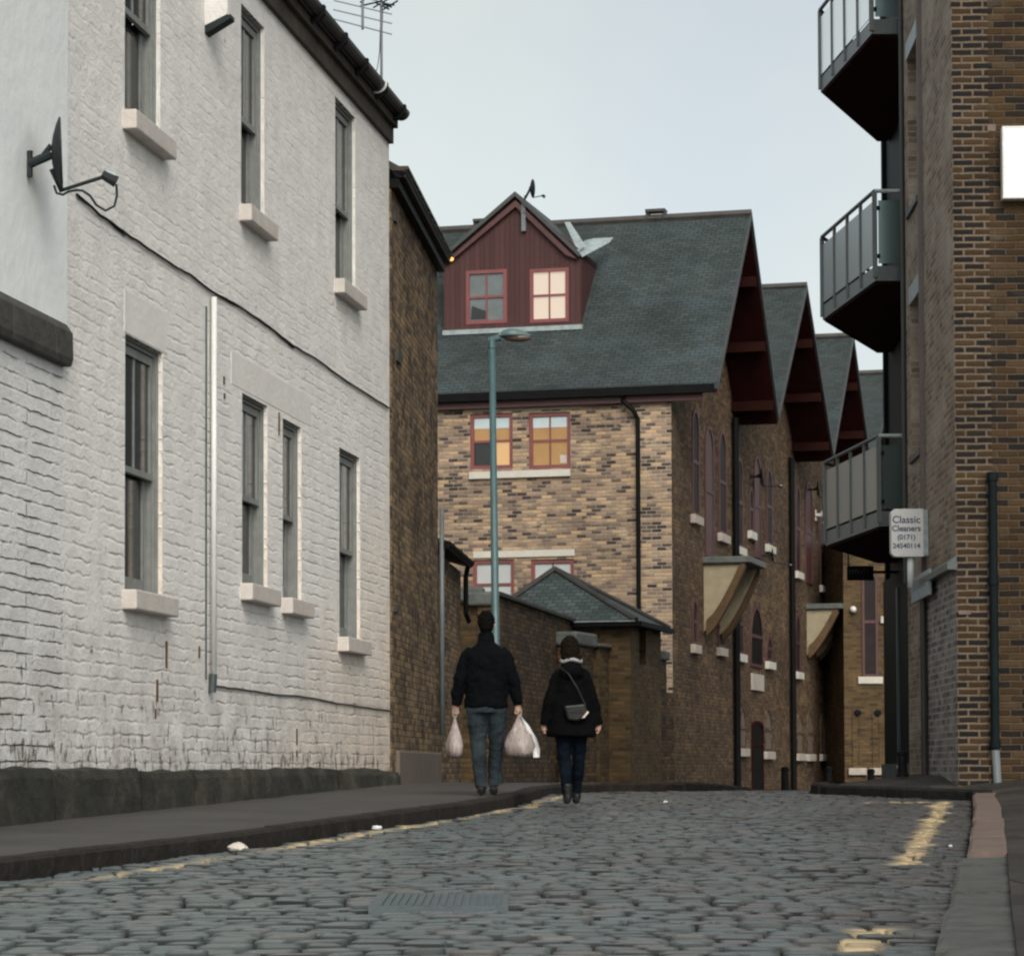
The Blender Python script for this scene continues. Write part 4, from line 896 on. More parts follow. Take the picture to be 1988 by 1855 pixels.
for (W_i, lst) in ((1, ((1434, 1447, 1452, 1370), (1483, 1497, 1458, 1372))), (2, ((1546, 1557, 1462, 1380), (1566, 1577, 1463, 1380), (1592, 1600, 1463, 1385)))):
    for (p0, p1, yb, yt) in lst: arched(WH[W_i], fS, p0, p1, yt, yb, mat='brick_side', pane='brown_render', sm='stone_sill')
# canopies
def canopy(par, pxw, pxo, ytop, ybot, dpx):
    u0, z1 = fS.hit(pxw, ytop); zb = fS.hit(pxw, ybot)[1]; z1b = z1-.14
    # outward reach
    out = 0.0
    while True:
        out += .02; p = frW.world((out, u0, z1)); d = p-Vector((0, 0, E)); xx = CX+FPX*(d.dot(RIGHT)/d.dot(FWD))
        if xx >= pxo: break
    m1 = MB(); L = 1.9
    m1.box(-.02, out+.05, u0-.1, u0+L+.1, z1b, z1); c = m1.build('canopy', 'coping_grey', par, bevel=.02)
    m1 = MB()   # cream cheek
    for yy in (u0, u0+L-.12):
        m1 = MB(); n = 8; curve = [(.0+out*.86*(t/n)**.75, zb+(z1b-zb)*(t/n)**1.0) for t in range(n+1)]
        poly = [(0, yy, z1b-.002)]+[(x, yy, z) for x, z in curve[::1]][0:]
        poly = [(x, yy, min(z, z1b-.002)) for x, y__, z in [(p[0], p[1], p[2]) for p in poly]]
        m1.prism(poly, (0, .12, 0)); m1.build('cheek', 'render_cream', c)
    for yy in (u0-.06, u0+L-.02):
        m1 = MB(); n = 10; pts = []
        for t in range(n+1):
            f_ = t/n; x = out*.06+out*.86*f_**.75; z = zb-.1+(z1b-zb-.02)*f_; pts.append((x, yy, z))
        for (a, b) in zip(pts, pts[1:]):
            m1.prism([a, b, (b[0]-.0, b[1], min(b[2]+.34, z1b)), (a[0]-.0, a[1], min(a[2]+.34, z1b))][::-1], (0, .22, 0))
        m1.build('bracket', 'bracket_brown', c)
canopy(WH[0], 1366, 1452, 1081, 1225, 40)
canopy(WH[2], 1566, 1632, 1172, 1270, 30)
# downpipes and wall dishes
for (W_i, px, yt) in ((1, 1423, 822), (2, 1533, 898), (3, 1642, 1000)):
    u = fS.hit(px, 1400)[0]; z = fS.hit(px, yt)[1]
    mb = MB(); mb.tube([fS.P(u, -.1, -.3), fS.P(u, -.1, z+.1)], .08 if W_i == 1 else .075, 8); mb.build('downpipe', 'black', WH[W_i])
def walldish(px, py, label, mat, r, ax=(.6, -.5, .1)):
    u, z = fS.hit(px, py); b = frW.world(fS.P(u, 0, z)); c = frW.world(fS.P(u, -.3, z)); e = frW.world(fS.P(u, -.7, z-.25))
    sat_dish('satellite_dish', label, tuple(b), tuple(b), tuple(c), ax, r, tuple(e), mat=mat)
walldish(1456, 925, 'black satellite dish high on the second warehouse wall', 'dish_grey', .24, ax=(1, -.15, .1))
walldish(1568, 950, 'black satellite dish high on the third warehouse wall, above the second canopy', 'dish_grey', .22, ax=(1, -.15, .1))
walldish(1583, 1000, 'white satellite dish seen nearly edge on, left of lowest balcony', 'white_paint', .42, ax=(1, .1, .12))
walldish(1477, 1078, 'small black satellite dish just above the first canopy roof', 'dish_grey', .17, ax=(1, -.15, .1))
u, z = fS.hit(1604, 1090); mb = MB(); fS.box(mb, u, u+.4, -.2, 0, z-.2, z+.25)
o = mb.build('alarm_box', 'white_paint', None, loc=(frW.x, frW.y, 0), rot=(0, 0, frW.a)); tag(o, 'white box on the far warehouse wall under the lowest balcony tip', 'alarm box')
# bollards
bo = thing('bollard', 'black iron bollard standing beside warehouse downpipe, leftmost of three', 'bollard', (0, 0, 0), 0, 'black bollards in front of the warehouses')
mb = MB(); mb.rings([(0, 0, 0, .1, .1), (0, 0, .1, .1, .1), (0, 0, .14, .08, .08), (0, 0, .82, .07, .07), (0, 0, .84, .085, .085), (0, 0, .9, .085, .085)], 12); mb.build('post', 'black', bo, smooth=False)
mb = MB(); mb.ball((0, 0, .93), .075, .075, .06); mb.build('cap', 'black', bo, smooth=True)
for k, (px, yt, Y, lab) in enumerate(((1524, 1487, 60, None), (1608, 1487, 66, 'black iron bollard, middle one of three before the warehouses'), (1691, 1491, 66, 'black iron bollard below arched recesses, rightmost of three'))):
    o = bo if k == 0 else copy_tree(bo)
    if lab: o['label'] = lab
    p = PX(px, yt, Y); o.location = (p.x, Y, gz(Y)+.0); hh = p.z-gz(Y); o.scale = (1.15, 1.15, hh/.99)

# end building, facing us
pG = PX(1641, 1400, 73.4); frG = Frame(pG.x, 73.6, R(4)); fG = Face(frG)
EB = thing('end_building', 'yellow-brown brick house facing down the street below lowest balcony', 'house', (frG.x, frG.y, 0), frG.a)
zG = fG.hit(1700, 1040)[1]; mb = MB(); mb.box(0, 6, 0, 3, -.5, zG); mb.build('wall', 'brick_ochre', EB)
arched(EB, fG, 1674, 1705, 1100, 1313, mat='maroon', pane='pane_matte', arch=False, sm='stone_lintel', sw=.06)
arched(EB, fG, 1717, 1732, 1115, 1196, mat='maroon_frame', pane='pane_matte', arch=False, sm='stone_lintel')
for p0, p1 in ((1655, 1673), (1694, 1712)): arched(EB, fG, p0, p1, 1370, 1490, mat='brick_ochre', pane='brick_ochre', sm='stone_sill')
for p0 in (1657, 1696):  # black discs that paint the shade in the niche heads
    mb = MB(); u0, z0 = fG.hit(p0, 1385); u1 = fG.hit(p0+14, 1385)[0]; mb.ball(((u0+u1)/2, -.035, z0+.02), .11, .012, .09); mb.build('arch_shade', 'black', EB)
mb = MB(); u, z = fG.hit(1655, 1183); mb.ball((u, -.1, z), .09); mb.build('globe_light', 'white_paint', EB)

# ------------------------------------------------------------------ right building with balconies
AR = -math.atan(166/FPX); kx = PX(1858, 1200, 29.5).x
frR = Frame(kx, 29.5, AR); rF = Face(frR); rS = Face(frR, 'l', 0.0)
RB = thing('balcony_building', 'tall brown brick building on the right with three green glass balconies', 'building', (frR.x, frR.y, 0), frR.a)
ZT = 14.0; GB = .3
d1 = -rS.hit(1799, 1200)[0]    # depth of corner panel
d2 = -rS.hit(1763, 1200)[0]    # start of the recessed bay
xq = rF.hit(1925, 800)[0]
mb = MB(); rF.wall(mb, 0, xq, GB, ZT, []); mb.build('corner_wall', 'brick_quoin', RB)
mb = MB(); rF.wall(mb, xq, 12, GB, ZT, []); mb.poly([(12, 0, 0), (12, 12, 0), (12, 12, ZT), (12, 0, ZT)]); mb.poly([(12, 12, 0), (0.5, 12, 0), (.5, 12, ZT), (12, 12, ZT)]); mb.poly([(0, 0, ZT), (12, 0, ZT), (12, 12, ZT), (0, 12, ZT)]); mb.build('front_wall', 'brick_gold', RB)
zled = rS.hit(1857, 1092)[1]
mb = MB(); rS.wall(mb, -d1, 0, zled, ZT, []); mb.build('side_wall', 'brick_muted', RB)
mb = MB(); rS.wall(mb, -d1, 0, GB, zled, []); mb.build('painted_wall', 'brick_greypaint', RB)
mb = MB(); mb.prism([rS.P(0.01, 0, zled+.08), rS.P(.01, -.1, zled+.0), rS.P(.01, -.1, zled-.07), rS.P(.01, 0, zled-.07)], rS.P(-d1+.1, 0, 0)-rS.P(0, 0, 0)); mb.build('ledge', 'dark_steel', RB)
# bay with tall windows
hol = []
for (p0, p1, yt, yb) in ((1764, 1785, 113, 415), (1770, 1791, 590, 890), (1776, 1797, 1185, 1600)):
    u0, z0 = rS.hit(p0, yb); u1 = rS.hit(p1, yb)[0]; z1 = rS.hit(p0, yt)[1]; hol.append((u0, min(u1, -d1-.12), z0, z1))
hol = hol[:2]
mb = MB(); rS.wall(mb, -d2, -d1, GB, ZT, hol, depth=.3); mb.poly([rS.P(-d2, 0, GB), rS.P(-d2, 0, ZT), rS.P(-d2, .5, ZT), rS.P(-d2, .5, GB)][::-1]); mb.build('bay_wall', 'brick_muted', RB)
for k, h in enumerate(hol):
    mb = MB(); rS.box(mb, h[0], h[0]+.06, .2, .26, h[2], h[3]); rS.box(mb, h[1]-.06, h[1], .2, .26, h[2], h[3]); rS.box(mb, h[0]+.06, h[1]-.06, .2, .26, h[2], h[2]+.06)
    wn = mb.build('window' if k < 2 else 'doorway', 'window_dark', RB)
    mb = MB(); rS.box(mb, h[0], h[1], .26, .29, h[2], h[3]); mb.build('pane', 'pane_dark', wn)
    if k < 2:
        mb = MB(); rS.box(mb, h[0]-.02, h[1]+.02, -.02, .1, h[3]+.003, h[3]+.22); mb.build('lintel', 'lead_bright', wn)
        mb = MB(); rS.box(mb, h[0]-.02, h[1]+.02, -.04, .1, h[2]-.07, h[2]-.003); mb.build('sill', 'window_dark', wn)
mb = MB(); rS.box(mb, -d1-.09, -d1+.02, -.05, -.002, .5, ZT); mb.build('pilaster', 'brown_trim', RB)
mb = MB(); mb.tube([rS.P(-d1+.1, -.05, .5), rS.P(-d1+.1, -.05, rS.hit(1802, 1165)[1])], .04, 8); mb.tube([rS.P(-d2+.06, -.03, rS.hit(1767, 1130)[1]), rS.P(-d2+.06, -.03, ZT)], .03, 8); mb.build('downpipe', 'window_dark', RB)
# recessed dark green bay behind the balconies
RC = .5; rS2 = Face(frR, 'l', RC); d3 = 12.0
while True:
    p = frR.world((RC, d3, 3)); d = p-Vector((0, 0, E))
    if CX+FPX*(d.dot(RIGHT)/d.dot(FWD)) >= 1724: break
    d3 -= .05
mb = MB(); rS2.box(mb, -d3, -d2, 0, .3, GB, ZT)
for dd in (d2+1.4, d2+3.4, d3-.2): rS2.box(mb, -dd-.08, -dd+.08, -.06, -.002, GB, ZT)
mb.build('recessed_wall', 'green_cladding', RB)
for (za_, zb2_) in ((rS2.hit(1740, 370)[1], rS2.hit(1740, 165)[1]),):
    u1 = -d2-.15; mb = MB(); rS2.box(mb, u1-1.5, u1, -.05, -.003, za_, zb2_+.35); wn = mb.build('balcony_door', 'teal_paint', RB)
    for q in (0, 1, 2):
        mb = MB(); rS2.box(mb, u1-.45-.5*q, u1-.1-.5*q, -.07, -.053, za_, zb2_-.15*q+.1); mb.build('blind', 'blind_white', wn)
# shop front below
u0 = rS2.hit(1727, 1300)[0]
mb = MB(); rS2.box(mb, -d3+.1, -d2-1.2, -.08, -.0615, .62, rS2.hit(1740, 1120)[1]); mb.box(0, 0, 0, 0, 0, 0) if 0 else None; so_ = mb.build('shop_front', 'green_cladding', RB)
mb = MB(); uu = rS2.hit(1743, 1300, -.1)[0]; rS2.box(mb, uu-.09, uu+.09, -.11, -.081, .7, rS2.hit(1740, 1150)[1]); mb.build('mullion', 'teal_paint', so_)
mb = MB(); rS2.box(mb, -d3+.1, -d2-.9, -.13, -.083, .3, rS2.hit(1740, 1482)[1]); mb.build('stall_riser', 'coping_grey', RB)
mb = MB(); rS2.box(mb, -d2-.9, -d2-.05, -.03, -.004, .4, rS2.hit(1740, 1185)[1]); dr = mb.build('door', 'window_dark', RB)
mb = MB(); p = PX(1745, 1490, 34.6); pl = frR.loc(p); mb.ball(tuple(pl), .035); mb.build('handle', 'silver', dr, smooth=True)
# balconies
yN, yT, yFar = 34.6, 37.6, 40.6
def onY(px, Y, py=1495): return PX(px, py, Y).x
zs3 = [E+(1495-65)*34.6/FPX*1.0, E+(1495-545)*34.6/FPX, E+(1495-1021)*34.6/FPX]
zs3 = [PX(1700, y_, 34.6).z for y_ in (66, 545, 1021)]
for k, zb in enumerate(zs3):
    w1 = frR.world((RC, 34.6-29.5, 0)); pts = [Vector((5.35, yN, 0)), Vector((onY((1692, 1699, 1707)[k], yN, (60, 540, 1015)[k]), yN, 0)), Vector((onY((1593, 1597, 1603)[k], yT, (170, 625, 1065)[k]), yT, 0)), Vector((onY(1703, yFar, (270, 695, 1100)[k]), yFar, 0)), Vector((5.6, yFar, 0))]
    L = [frR.loc(p) for p in pts]
    zc = zb+.19
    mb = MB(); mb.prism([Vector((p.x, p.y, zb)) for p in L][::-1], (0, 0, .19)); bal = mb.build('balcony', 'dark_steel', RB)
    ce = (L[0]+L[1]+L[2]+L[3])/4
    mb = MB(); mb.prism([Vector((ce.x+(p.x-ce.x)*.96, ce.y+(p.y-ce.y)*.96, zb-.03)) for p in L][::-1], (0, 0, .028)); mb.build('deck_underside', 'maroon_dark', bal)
    zr_ = zb+1.12
    for (ia, ib, n) in ((0, 1, 1), (1, 2, 4), (2, 3, 4)):
        a = Vector((L[ia].x, L[ia].y, 0)); b = Vector((L[ib].x, L[ib].y, 0)); d = b-a; nn = Vector((-d.y, d.x, 0)).normalized()*.03
        for j in range(n+1):
            p = a+d*(j/n)+nn*.0
            if j == 0 and ia: pass
            m1 = MB(); r = .022 if 0 < j < n else .03
            m1.box(p.x-r, p.x+r, p.y-r, p.y+r, zc-.15, zr_); 
            if not (j == 0 and ia > 0): m1.build('post', 'dark_steel', bal)
        m1 = MB(); m1.tube([(a.x, a.y, zr_+.02), (b.x, b.y, zr_+.02)], .026, 8); m1.build('handrail', 'teal_light' if ia == 0 else 'dark_steel', bal)
        for j in range(n):
            p0 = a+d*((j+.06)/n); p1 = a+d*((j+.94)/n); m1 = MB(); t = nn.normalized()*.006
            m1.prism([(p0.x-t.x, p0.y-t.y, zc+.03), (p1.x-t.x, p1.y-t.y, zc+.03), (p1.x-t.x, p1.y-t.y, zr_-.1), (p0.x-t.x, p0.y-t.y, zr_-.1)], t*2); m1.build('glass_panel', 'frosted_glass' if (ia == 0 or k == 0) else 'grey_glass', bal)
            if ia == 0:
                m1 = MB()
                for (pp, sg) in ((p0, -1), (p1, 1)):
                    for zz in (zc+.12, zr_-.2): m1.box(pp.x-.02, pp.x+.02, pp.y-.04, pp.y+.01, zz-.025, zz+.025)
                m1.build('glass_clamp', 'black', bal)
# black drainpipe on the front
xp = rF.hit(1927, 1100)[0]; z0 = rF.hit(1927, 1455)[1]; z1 = rF.hit(1927, 925)[1]
mb = MB(); mb.tube([(xp, -.06, z0), (xp, -.06, z1)], .048, 12)
for zz in (z0+.02, (z0+z1)/2+.3, z1-.05): mb.tube([(xp, -.06, zz), (xp, -.06, zz+.09)], .06, 12)
mb.build('drainpipe', 'green_cladding', RB, smooth=False)
mb = MB(); mb.tube([(xp+.02, -.07, rF.hit(1930, 1511)[1]-.05), (xp, -.06, z0)], .045, 10); mb.build('pipe_shoe', 'lead_grey', RB)
mb = MB()
for (px, py, a, b, m_) in ((1873, 1188, .13, .045, 0), (1925, 248, .09, .075, 0)):
    u, z = rF.hit(px, py); mb.box(u-a/2, u+a/2, -.008, .01, z-b/2, z+b/2)
mb.build('pale_brick', 'kerb_pink', RB)
# lit box on the wall
u0, z0 = rF.hit(1943, 391); z1 = rF.hit(1943, 251)[1]
LB = thing('light_box', 'glowing white light box fixed high on the brick wall at the right edge', 'sign light', tuple(frR.world((u0, 0, z0))), frR.a)
mb = MB(); hgt = z1-z0; mb.box(0, .52, -.14, 0, 0, hgt); 
mb = MB(); t = .035
mb.box(0, t, -.15, 0, 0, hgt); mb.box(.52-t, .52, -.15, 0, 0, hgt); mb.box(t, .52-t, -.15, 0, 0, t); mb.box(t, .52-t, -.15, 0, hgt-t, hgt); mb.build('case', 'white_paint', LB, bevel=.006)
mb = MB(); mb.box(t+.001, .519-t, -.14, -.02, t+.001, hgt-t-.001); mb.build('lit_face', 'lit_panel', LB)

def text(body, size, mat, parent, loc, rot, ext=.001, al='CENTER', name='lettering', bold=0):
    cu = bpy.data.curves.new(name, 'FONT'); cu.body = body; cu.size = size; cu.extrude = ext; cu.align_x = al; cu.offset = bold
    cu.materials.append(M[mat]); o_ = bpy.data.objects.new(name, cu); sc.collection.objects.link(o_)
    dg = bpy.context.evaluated_depsgraph_get(); me = bpy.data.meshes.new_from_object(o_.evaluated_get(dg)); bpy.data.objects.remove(o_)
    o = bpy.data.objects.new(name, me); sc.collection.objects.link(o); o.parent = parent; o.location = loc; o.rotation_euler = rot; return o
# white projecting sign
Ys = 31.9; a = PX(1731, 1080, Ys); b = PX(1792, 987, Ys); wS, hS = b.x-a.x, b.z-a.z
SG = thing('shop_sign', 'white rounded projecting sign of the dry cleaners with blue lettering', 'sign', (a.x, Ys, a.z))
mb = MB(); rr = .06; pl = []
for (cx_, cz_, a0) in ((wS-.005, .0, None), (wS-.005, hS, None)): pass
pl = [(wS, 0, 0), (wS, 0, hS)]+[(rr-rr*math.sin(t), 0, hS-rr+rr*math.cos(t)) for t in [math.pi/2*k/6 for k in range(7)]]+[(rr-rr*math.cos(t), 0, rr-rr*math.sin(t)) for t in [math.pi/2*k/6 for k in range(7)]]
mb.prism(pl[::-1], (0, .16, 0)); mb.build('panel', 'sign_white', SG)
mb = MB(); mb.box(wS+.001, wS+.06, .005, .155, .01, hS-.01); mb.build('side_bracket', 'lead_bright', SG)
mb = MB(); p0 = PX(1770, 1140, Ys)-Vector((a.x, Ys, a.z)); mb.tube([(p0.x, .08, p0.z), (p0.x, .08, 0)], .04, 12); mb.build('pole', 'pale_pipe', SG, smooth=True)
for (t_, z_, s_) in (('Classic', .72, .118), ('Cleaners', .55, .094), ('(0171)', .375, .08), ('24540114', .195, .08)):
    text(t_, s_, 'ink', SG, (wS*.47, -.002, z_*hS-.01), (R(90), 0, 0), .0005, bold=.0022)
# small flat sign on the side wall
u0, z1 = rS.hit(1771, 1124, -.08); u1, _ = rS.hit(1805, 1100, -.08); z0 = rS.hit(1771, 1172, -.08)[1]
S2 = thing('wall_plate', 'small grey-blue wall plate below the white projecting sign', 'sign', tuple(frR.world(rS.P(u0, -.06, z0))), frR.a-R(90))
mb = MB(); mb.box(0, u1-u0, -.035, .0, 0, z1-z0); mb.build('plate', 'sign_grey', S2, bevel=.004)
mb = MB()
for q in range(4): mb.box(.15, (u1-u0)*(.8-.1*(q % 2)), -.038, -.0355, (z1-z0)*(.45+.1*q), (z1-z0)*(.49+.1*q))
mb.build('lettering', 'ink_grey', S2)
# black hanging sign
a = PX(1645, 1126, 39.5); b = PX(1696, 1098, 39.5)
S3 = thing('hanging_sign', 'black hanging board with worn pale lettering beneath the lowest balcony', 'sign', (a.x, 39.5, a.z))
mb = MB(); mb.box(0, b.x-a.x, 0, .06, 0, b.z-a.z); mb.build('board', 'black', S3)
mb = MB(); mb.tube([(b.x-a.x, .03, .12), (b.x-a.x+.55, .03, .12)], .02, 6); mb.tube([(.02, .03, .2), (.02, .03, .45)], .01, 6); mb.build('bracket', 'black', S3)
mb = MB(); random.seed(3); x = .03; WW, HH = b.x-a.x, b.z-a.z
while x < WW*.75:
    hgt = random.uniform(.4, .8)*HH*.5; mb.box(x, x+.008, -.003, -.0005, HH*.45, HH*.45+hgt); mb.box(x+.008, x+.025, -.003, -.0005, HH*.45+hgt-.012, HH*.45+hgt); x += random.uniform(.035, .05)
mb.build('lettering', 'ink_worn', S3)
# bollard with bright cap by the door
q = PX(1752, 1500, 31.5); bz = gz(31.5)+.2
o = copy_tree(bo); o.location = (q.x, 31.5, bz); o.scale = (.7, .7, .30); o['label'] = 'short black bollard on the pavement beside shop door'; o['group'] = 'black bollards in front of the warehouses'

# ------------------------------------------------------------------ lamp post
Yl = 33.2; b = PX(964, 1530, Yl); b.z = gz(Yl)+.12; tp = PX(955, 668, Yl)
LP = thing('street_lamp', 'tall teal lamp post with a rounded lantern rising behind the man', 'street lamp', tuple(b)); B = Vector(b)
mb = MB(); h = tp.z-b.z; mb.tube([(0, 0, 0), (0, 0, 1.1), (0, 0, 1.15), (tp.x-b.x, 0, h)], [.075, .072, .05, .038], 14); mb.build('pole', 'teal_paint', LP, smooth=True)
p1, p2 = PX(948, 660, Yl)-B, PX(972, 655, Yl)-B
mb = MB(); mb.tube([p1, p2], [.03, .045], 10); mb.tube([tp-B-Vector((0, 0, .05)), tp-B+Vector((0, 0, .06))], .045, 10); mb.build('bracket', 'teal_paint', LP)
c0 = PX(1000, 652, Yl)-B
mb = MB(); n = 16; prof = [(0, .0)]
pts = []
for j in range(9):
    t = j/8; ww = .22*math.sin(math.pi*(.06+.94*t)**.8)*1.0+.005
    for k in range(n):
        a_ = 2*math.pi*k/n; z_ = math.sin(a_); pts.append((c0.x-.2+.42*t, c0.y+.55*ww*math.cos(a_), c0.z+ww*(.42*z_ if z_ > 0 else .12*z_)+.0))
mb.add(pts, [(i*n+k, i*n+(k+1) % n, (i+1)*n+(k+1) % n, (i+1)*n+k) for i in range(8) for k in range(n)]+[tuple(range(n)), tuple(8*n+k for k in range(n))][::1])
mb.build('lantern', 'lantern_teal', LP, smooth=True)
mb = MB(); mb.ball((c0.x+.03, c0.y, c0.z-.025), .17, .09, .05); mb.build('glass', 'lamp_glass', LP, smooth=True)

# ------------------------------------------------------------------ small street things
cv = MB(); x0, x1, y0, y1 = COVER; zc_ = gz(12.3)+und(-.3, 12.3)+.024
MC = thing('drain_cover', 'ribbed rectangular iron cover let into the cobbles', 'drain cover', ((x0+x1)/2, (y0+y1)/2, zc_-.02), R(0))
hw, hl2 = (x1-x0)/2, (y1-y0)/2; sl_ = .016
def tz(y): return sl_*y
mb = MB(); mb.box(-hw, hw, -hl2, hl2, -.03, .015, T=lambda x, y, z: (x, y, z+tz(y))); mb.build('frame', 'iron', MC)
mb = MB(); x = -hw+.04
while x < hw-.04: mb.box(x, x+.016, -hl2+.05, hl2-.05, .016, .022, T=lambda x, y, z: (x, y, z+tz(y))); x += .034
mb.build('ribs', 'iron', MC)
def litter(px, py, Y, r, label, mat='paper'):
    p = PX(px, py, Y); z = gz(Y)+.02; mb = MB(); random.seed(px)
    mb.ball((0, 0, r*.5), r*1.2, r*.8, r*.55, 9, 6); mb.v = [(a+random.gauss(0, r*.12), b+random.gauss(0, r*.12), c+random.gauss(0, r*.1)) for a, b, c in mb.v]
    o = mb.build('litter', mat, None, loc=(p.x, Y, z)); tag(o, label, 'litter', kind='thing')
litter(461, 1648, 17.0, .055, 'crumpled pale paper cup lying in the gutter by the left kerb')
litter(732, 1616, 20.6, .03, 'tiny white scrap of paper beside left yellow line', 'sign_white')
litter(1845, 1630, 17.4, .012, 'tiny bright scrap in the right gutter by the pink kerb', 'sign_white')
litter(1292, 1563, 27.5, .02, 'small white scrap lying mid road on the cobbles', 'sign_white')
litter(92, 1600, 18.3, .09, 'flat pale stone fragment at the foot of the dark plinth', 'coping')

# ------------------------------------------------------------------ people
def hand(mb, w, side, d=(0, 0, -1)):
    """closed hand gripping a bag handle: palm, four curled fingers, thumb. w = wrist"""
    w = Vector(w)
    mb.tube([w, w+Vector((side*.004, .0, -.035)), w+Vector((side*.004, .004, -.085))], [.024, .036, .034], 8, flat=.55)
    for k, (L, r) in enumerate(((.028, .0092), (.031, .0096), (.029, .0092), (.023, .0082))):
        y0 = .030-.02*k; b = w+Vector((side*.008, y0, -.085))
        mb.tube([b+Vector((0, 0, .012)), b+Vector((side*.004, 0, -L*.8)), b+Vector((-side*.014, 0, -L*1.15)), b+Vector((-side*.032, 0, -L*.75)), b+Vector((-side*.034, 0, -L*.2))], [r*1.1, r, r, r*.95, r*.8], 7)
    t = w+Vector((0, .033, -.05)); mb.tube([t, t+Vector((-side*.018, .018, -.022)), t+Vector((-side*.032, .008, -.046))], [.012, .0105, .009], 7)
def head(mb, c, s=1.0):
    x, y, z = c
    mb.rings([(x, y-.004*s, z-.115*s, .03*s, .04*s), (x, y+.012*s, z-.1*s, .048*s, .06*s), (x, y+.01*s, z-.06*s, .062*s, .082*s), (x, y+.0*s, z, .074*s, .096*s), (x, y-.004*s, z+.05*s, .074*s, .094*s), (x, y-.006*s, z+.09*s, .056*s, .072*s), (x, y-.008*s, z+.115*s, .02*s, .028*s)], 18)
    mb.ball((x, y+.098*s, z-.02*s), .012*s, .018*s, .022*s, 8, 6)           # nose
    mb.ball((x, y+.088*s, z-.062*s), .022*s, .01*s, .008*s, 8, 6)           # mouth
    for sg in (-1, 1):
        mb.ball((x+sg*.03*s, y+.082*s, z+.003*s), .014*s, .01*s, .009*s, 8, 6)   # eyes
        mb.ball((x+sg*.076*s, y-.005*s, z-.012*s), .01*s, .018*s, .03*s, 8, 6)   # ears
def leg(mb, hip, knee, ank, r=(.085, .062, .04)):
    hip, knee, ank = Vector(hip), Vector(knee), Vector(ank)
    mb.tube([hip, hip.lerp(knee, .5), knee, knee.lerp(ank, .35), ank], [r[0], (r[0]+r[1])/2, r[1], r[1]*.95, r[2]], 12)
def foot(mb, ank, s=1.0, heel_up=0.0):
    x, y, z = ank
    mb.tube([(x, y-.07*s, .035*s+heel_up), (x, y+.0*s, .05*s+heel_up*.8), (x, y+.09*s, .035*s+heel_up*.3), (x, y+.17*s, .022*s)], [.034*s, .042*s, .04*s, .022*s], 10, flat=.9)

Ym = 27.0; bm = PX(945, 1545, Ym); zm = gz(Ym)+.118
MAN = thing('person', 'person in a dark jacket and faded blue jeans walking away, carrying two plastic bags', 'person', (bm.x, Ym, zm), R(-4), 'couple walking up the street')
mb = MB()
sh, el, wr = (.155, 0, 1.385), (.26, -.015, 1.13), (.302, .03, .90)
mb.rings([(0, 0, .86, .15, .1), (0, 0, .95, .165, .11), (0, 0, 1.1, .14, .095), (0, 0, 1.28, .16, .1), (0, 0, 1.37, .14, .09), (0, 0, 1.44, .09, .07), (0, 0, 1.5, .06, .055), (0, .01, 1.6, .055, .055)], 18)
for s_g in (-1, 1):
    mb.tube([(s_g*sh[0], 0, sh[2]), (s_g*el[0], el[1], el[2]), (s_g*wr[0], wr[1], wr[2])], [.055, .042, .03], 10); hand(mb, (s_g*wr[0], wr[1], wr[2]), s_g)
leg(mb, (-.09, 0, .9), (-.085, .03, .5), (-.045, -.12, .09), (.07, .045, .033)); foot(mb, (-.045, -.12, .08))
leg(mb, (.09, 0, .9), (.085, .12, .5), (.05, .2, .1), (.07, .045, .033)); foot(mb, (.05, .2, .09))
head(mb, (0, .015, 1.675)); mb.build('body', 'skin', MAN, remesh=.0075)
mb = MB(); mb.rings([(0, -.03, 1.575, .045, .055), (0, -.03, 1.63, .07, .085), (0, -.012, 1.68, .083, .1), (0, 0, 1.73, .083, .104), (0, 0, 1.77, .068, .09), (0, 0, 1.8, .03, .04)], 18)
mb.v = [(a, min(b, .075), c) for a, b, c in mb.v]; mb.build('hair', 'hair_dark', MAN, remesh=.008)
mb = MB(); mb.rings([(0, 0, .845, .19, .135), (0, 0, .87, .213, .15), (0, 0, 1.0, .205, .14), (0, -.005, 1.15, .21, .145), (0, -.01, 1.3, .22, .15), (0, -.01, 1.38, .21, .14), (0, -.005, 1.44, .15, .11), (0, -.01, 1.485, .085, .085), (0, -.01, 1.585, .07, .08)], 24)
for s_g in (-1, 1): mb.tube([(s_g*.14, 0, 1.41), (s_g*.19, -.005, 1.365), (s_g*.262, -.015, 1.13), (s_g*.29, .015, .97), (s_g*.305, .03, .88)], [.06, .068, .064, .058, .05], 12)
mb.build('jacket', 'jacket', MAN, remesh=.011)
mb = MB(); mb.rings([(0, 0, .80, .19, .13), (0, 0, .88, .2, .135), (0, 0, .93, .185, .125), (0, 0, .96, .17, .12)], 20)
leg(mb, (-.095, 0, .84), (-.085, .03, .5), (-.045, -.12, .06), (.11, .078, .056)); leg(mb, (.1, 0, .84), (.085, .12, .5), (.05, .2, .09), (.105, .074, .054))
mb.build('jeans', 'denim', MAN, remesh=.011)
for (nm, a_) in (('shoe', (-.045, -.12, .08)), ('shoe', (.05, .2, .09))):
    mb = MB(); foot(mb, a_, 1.12); mb.build(nm, 'leather', MAN, remesh=.008)
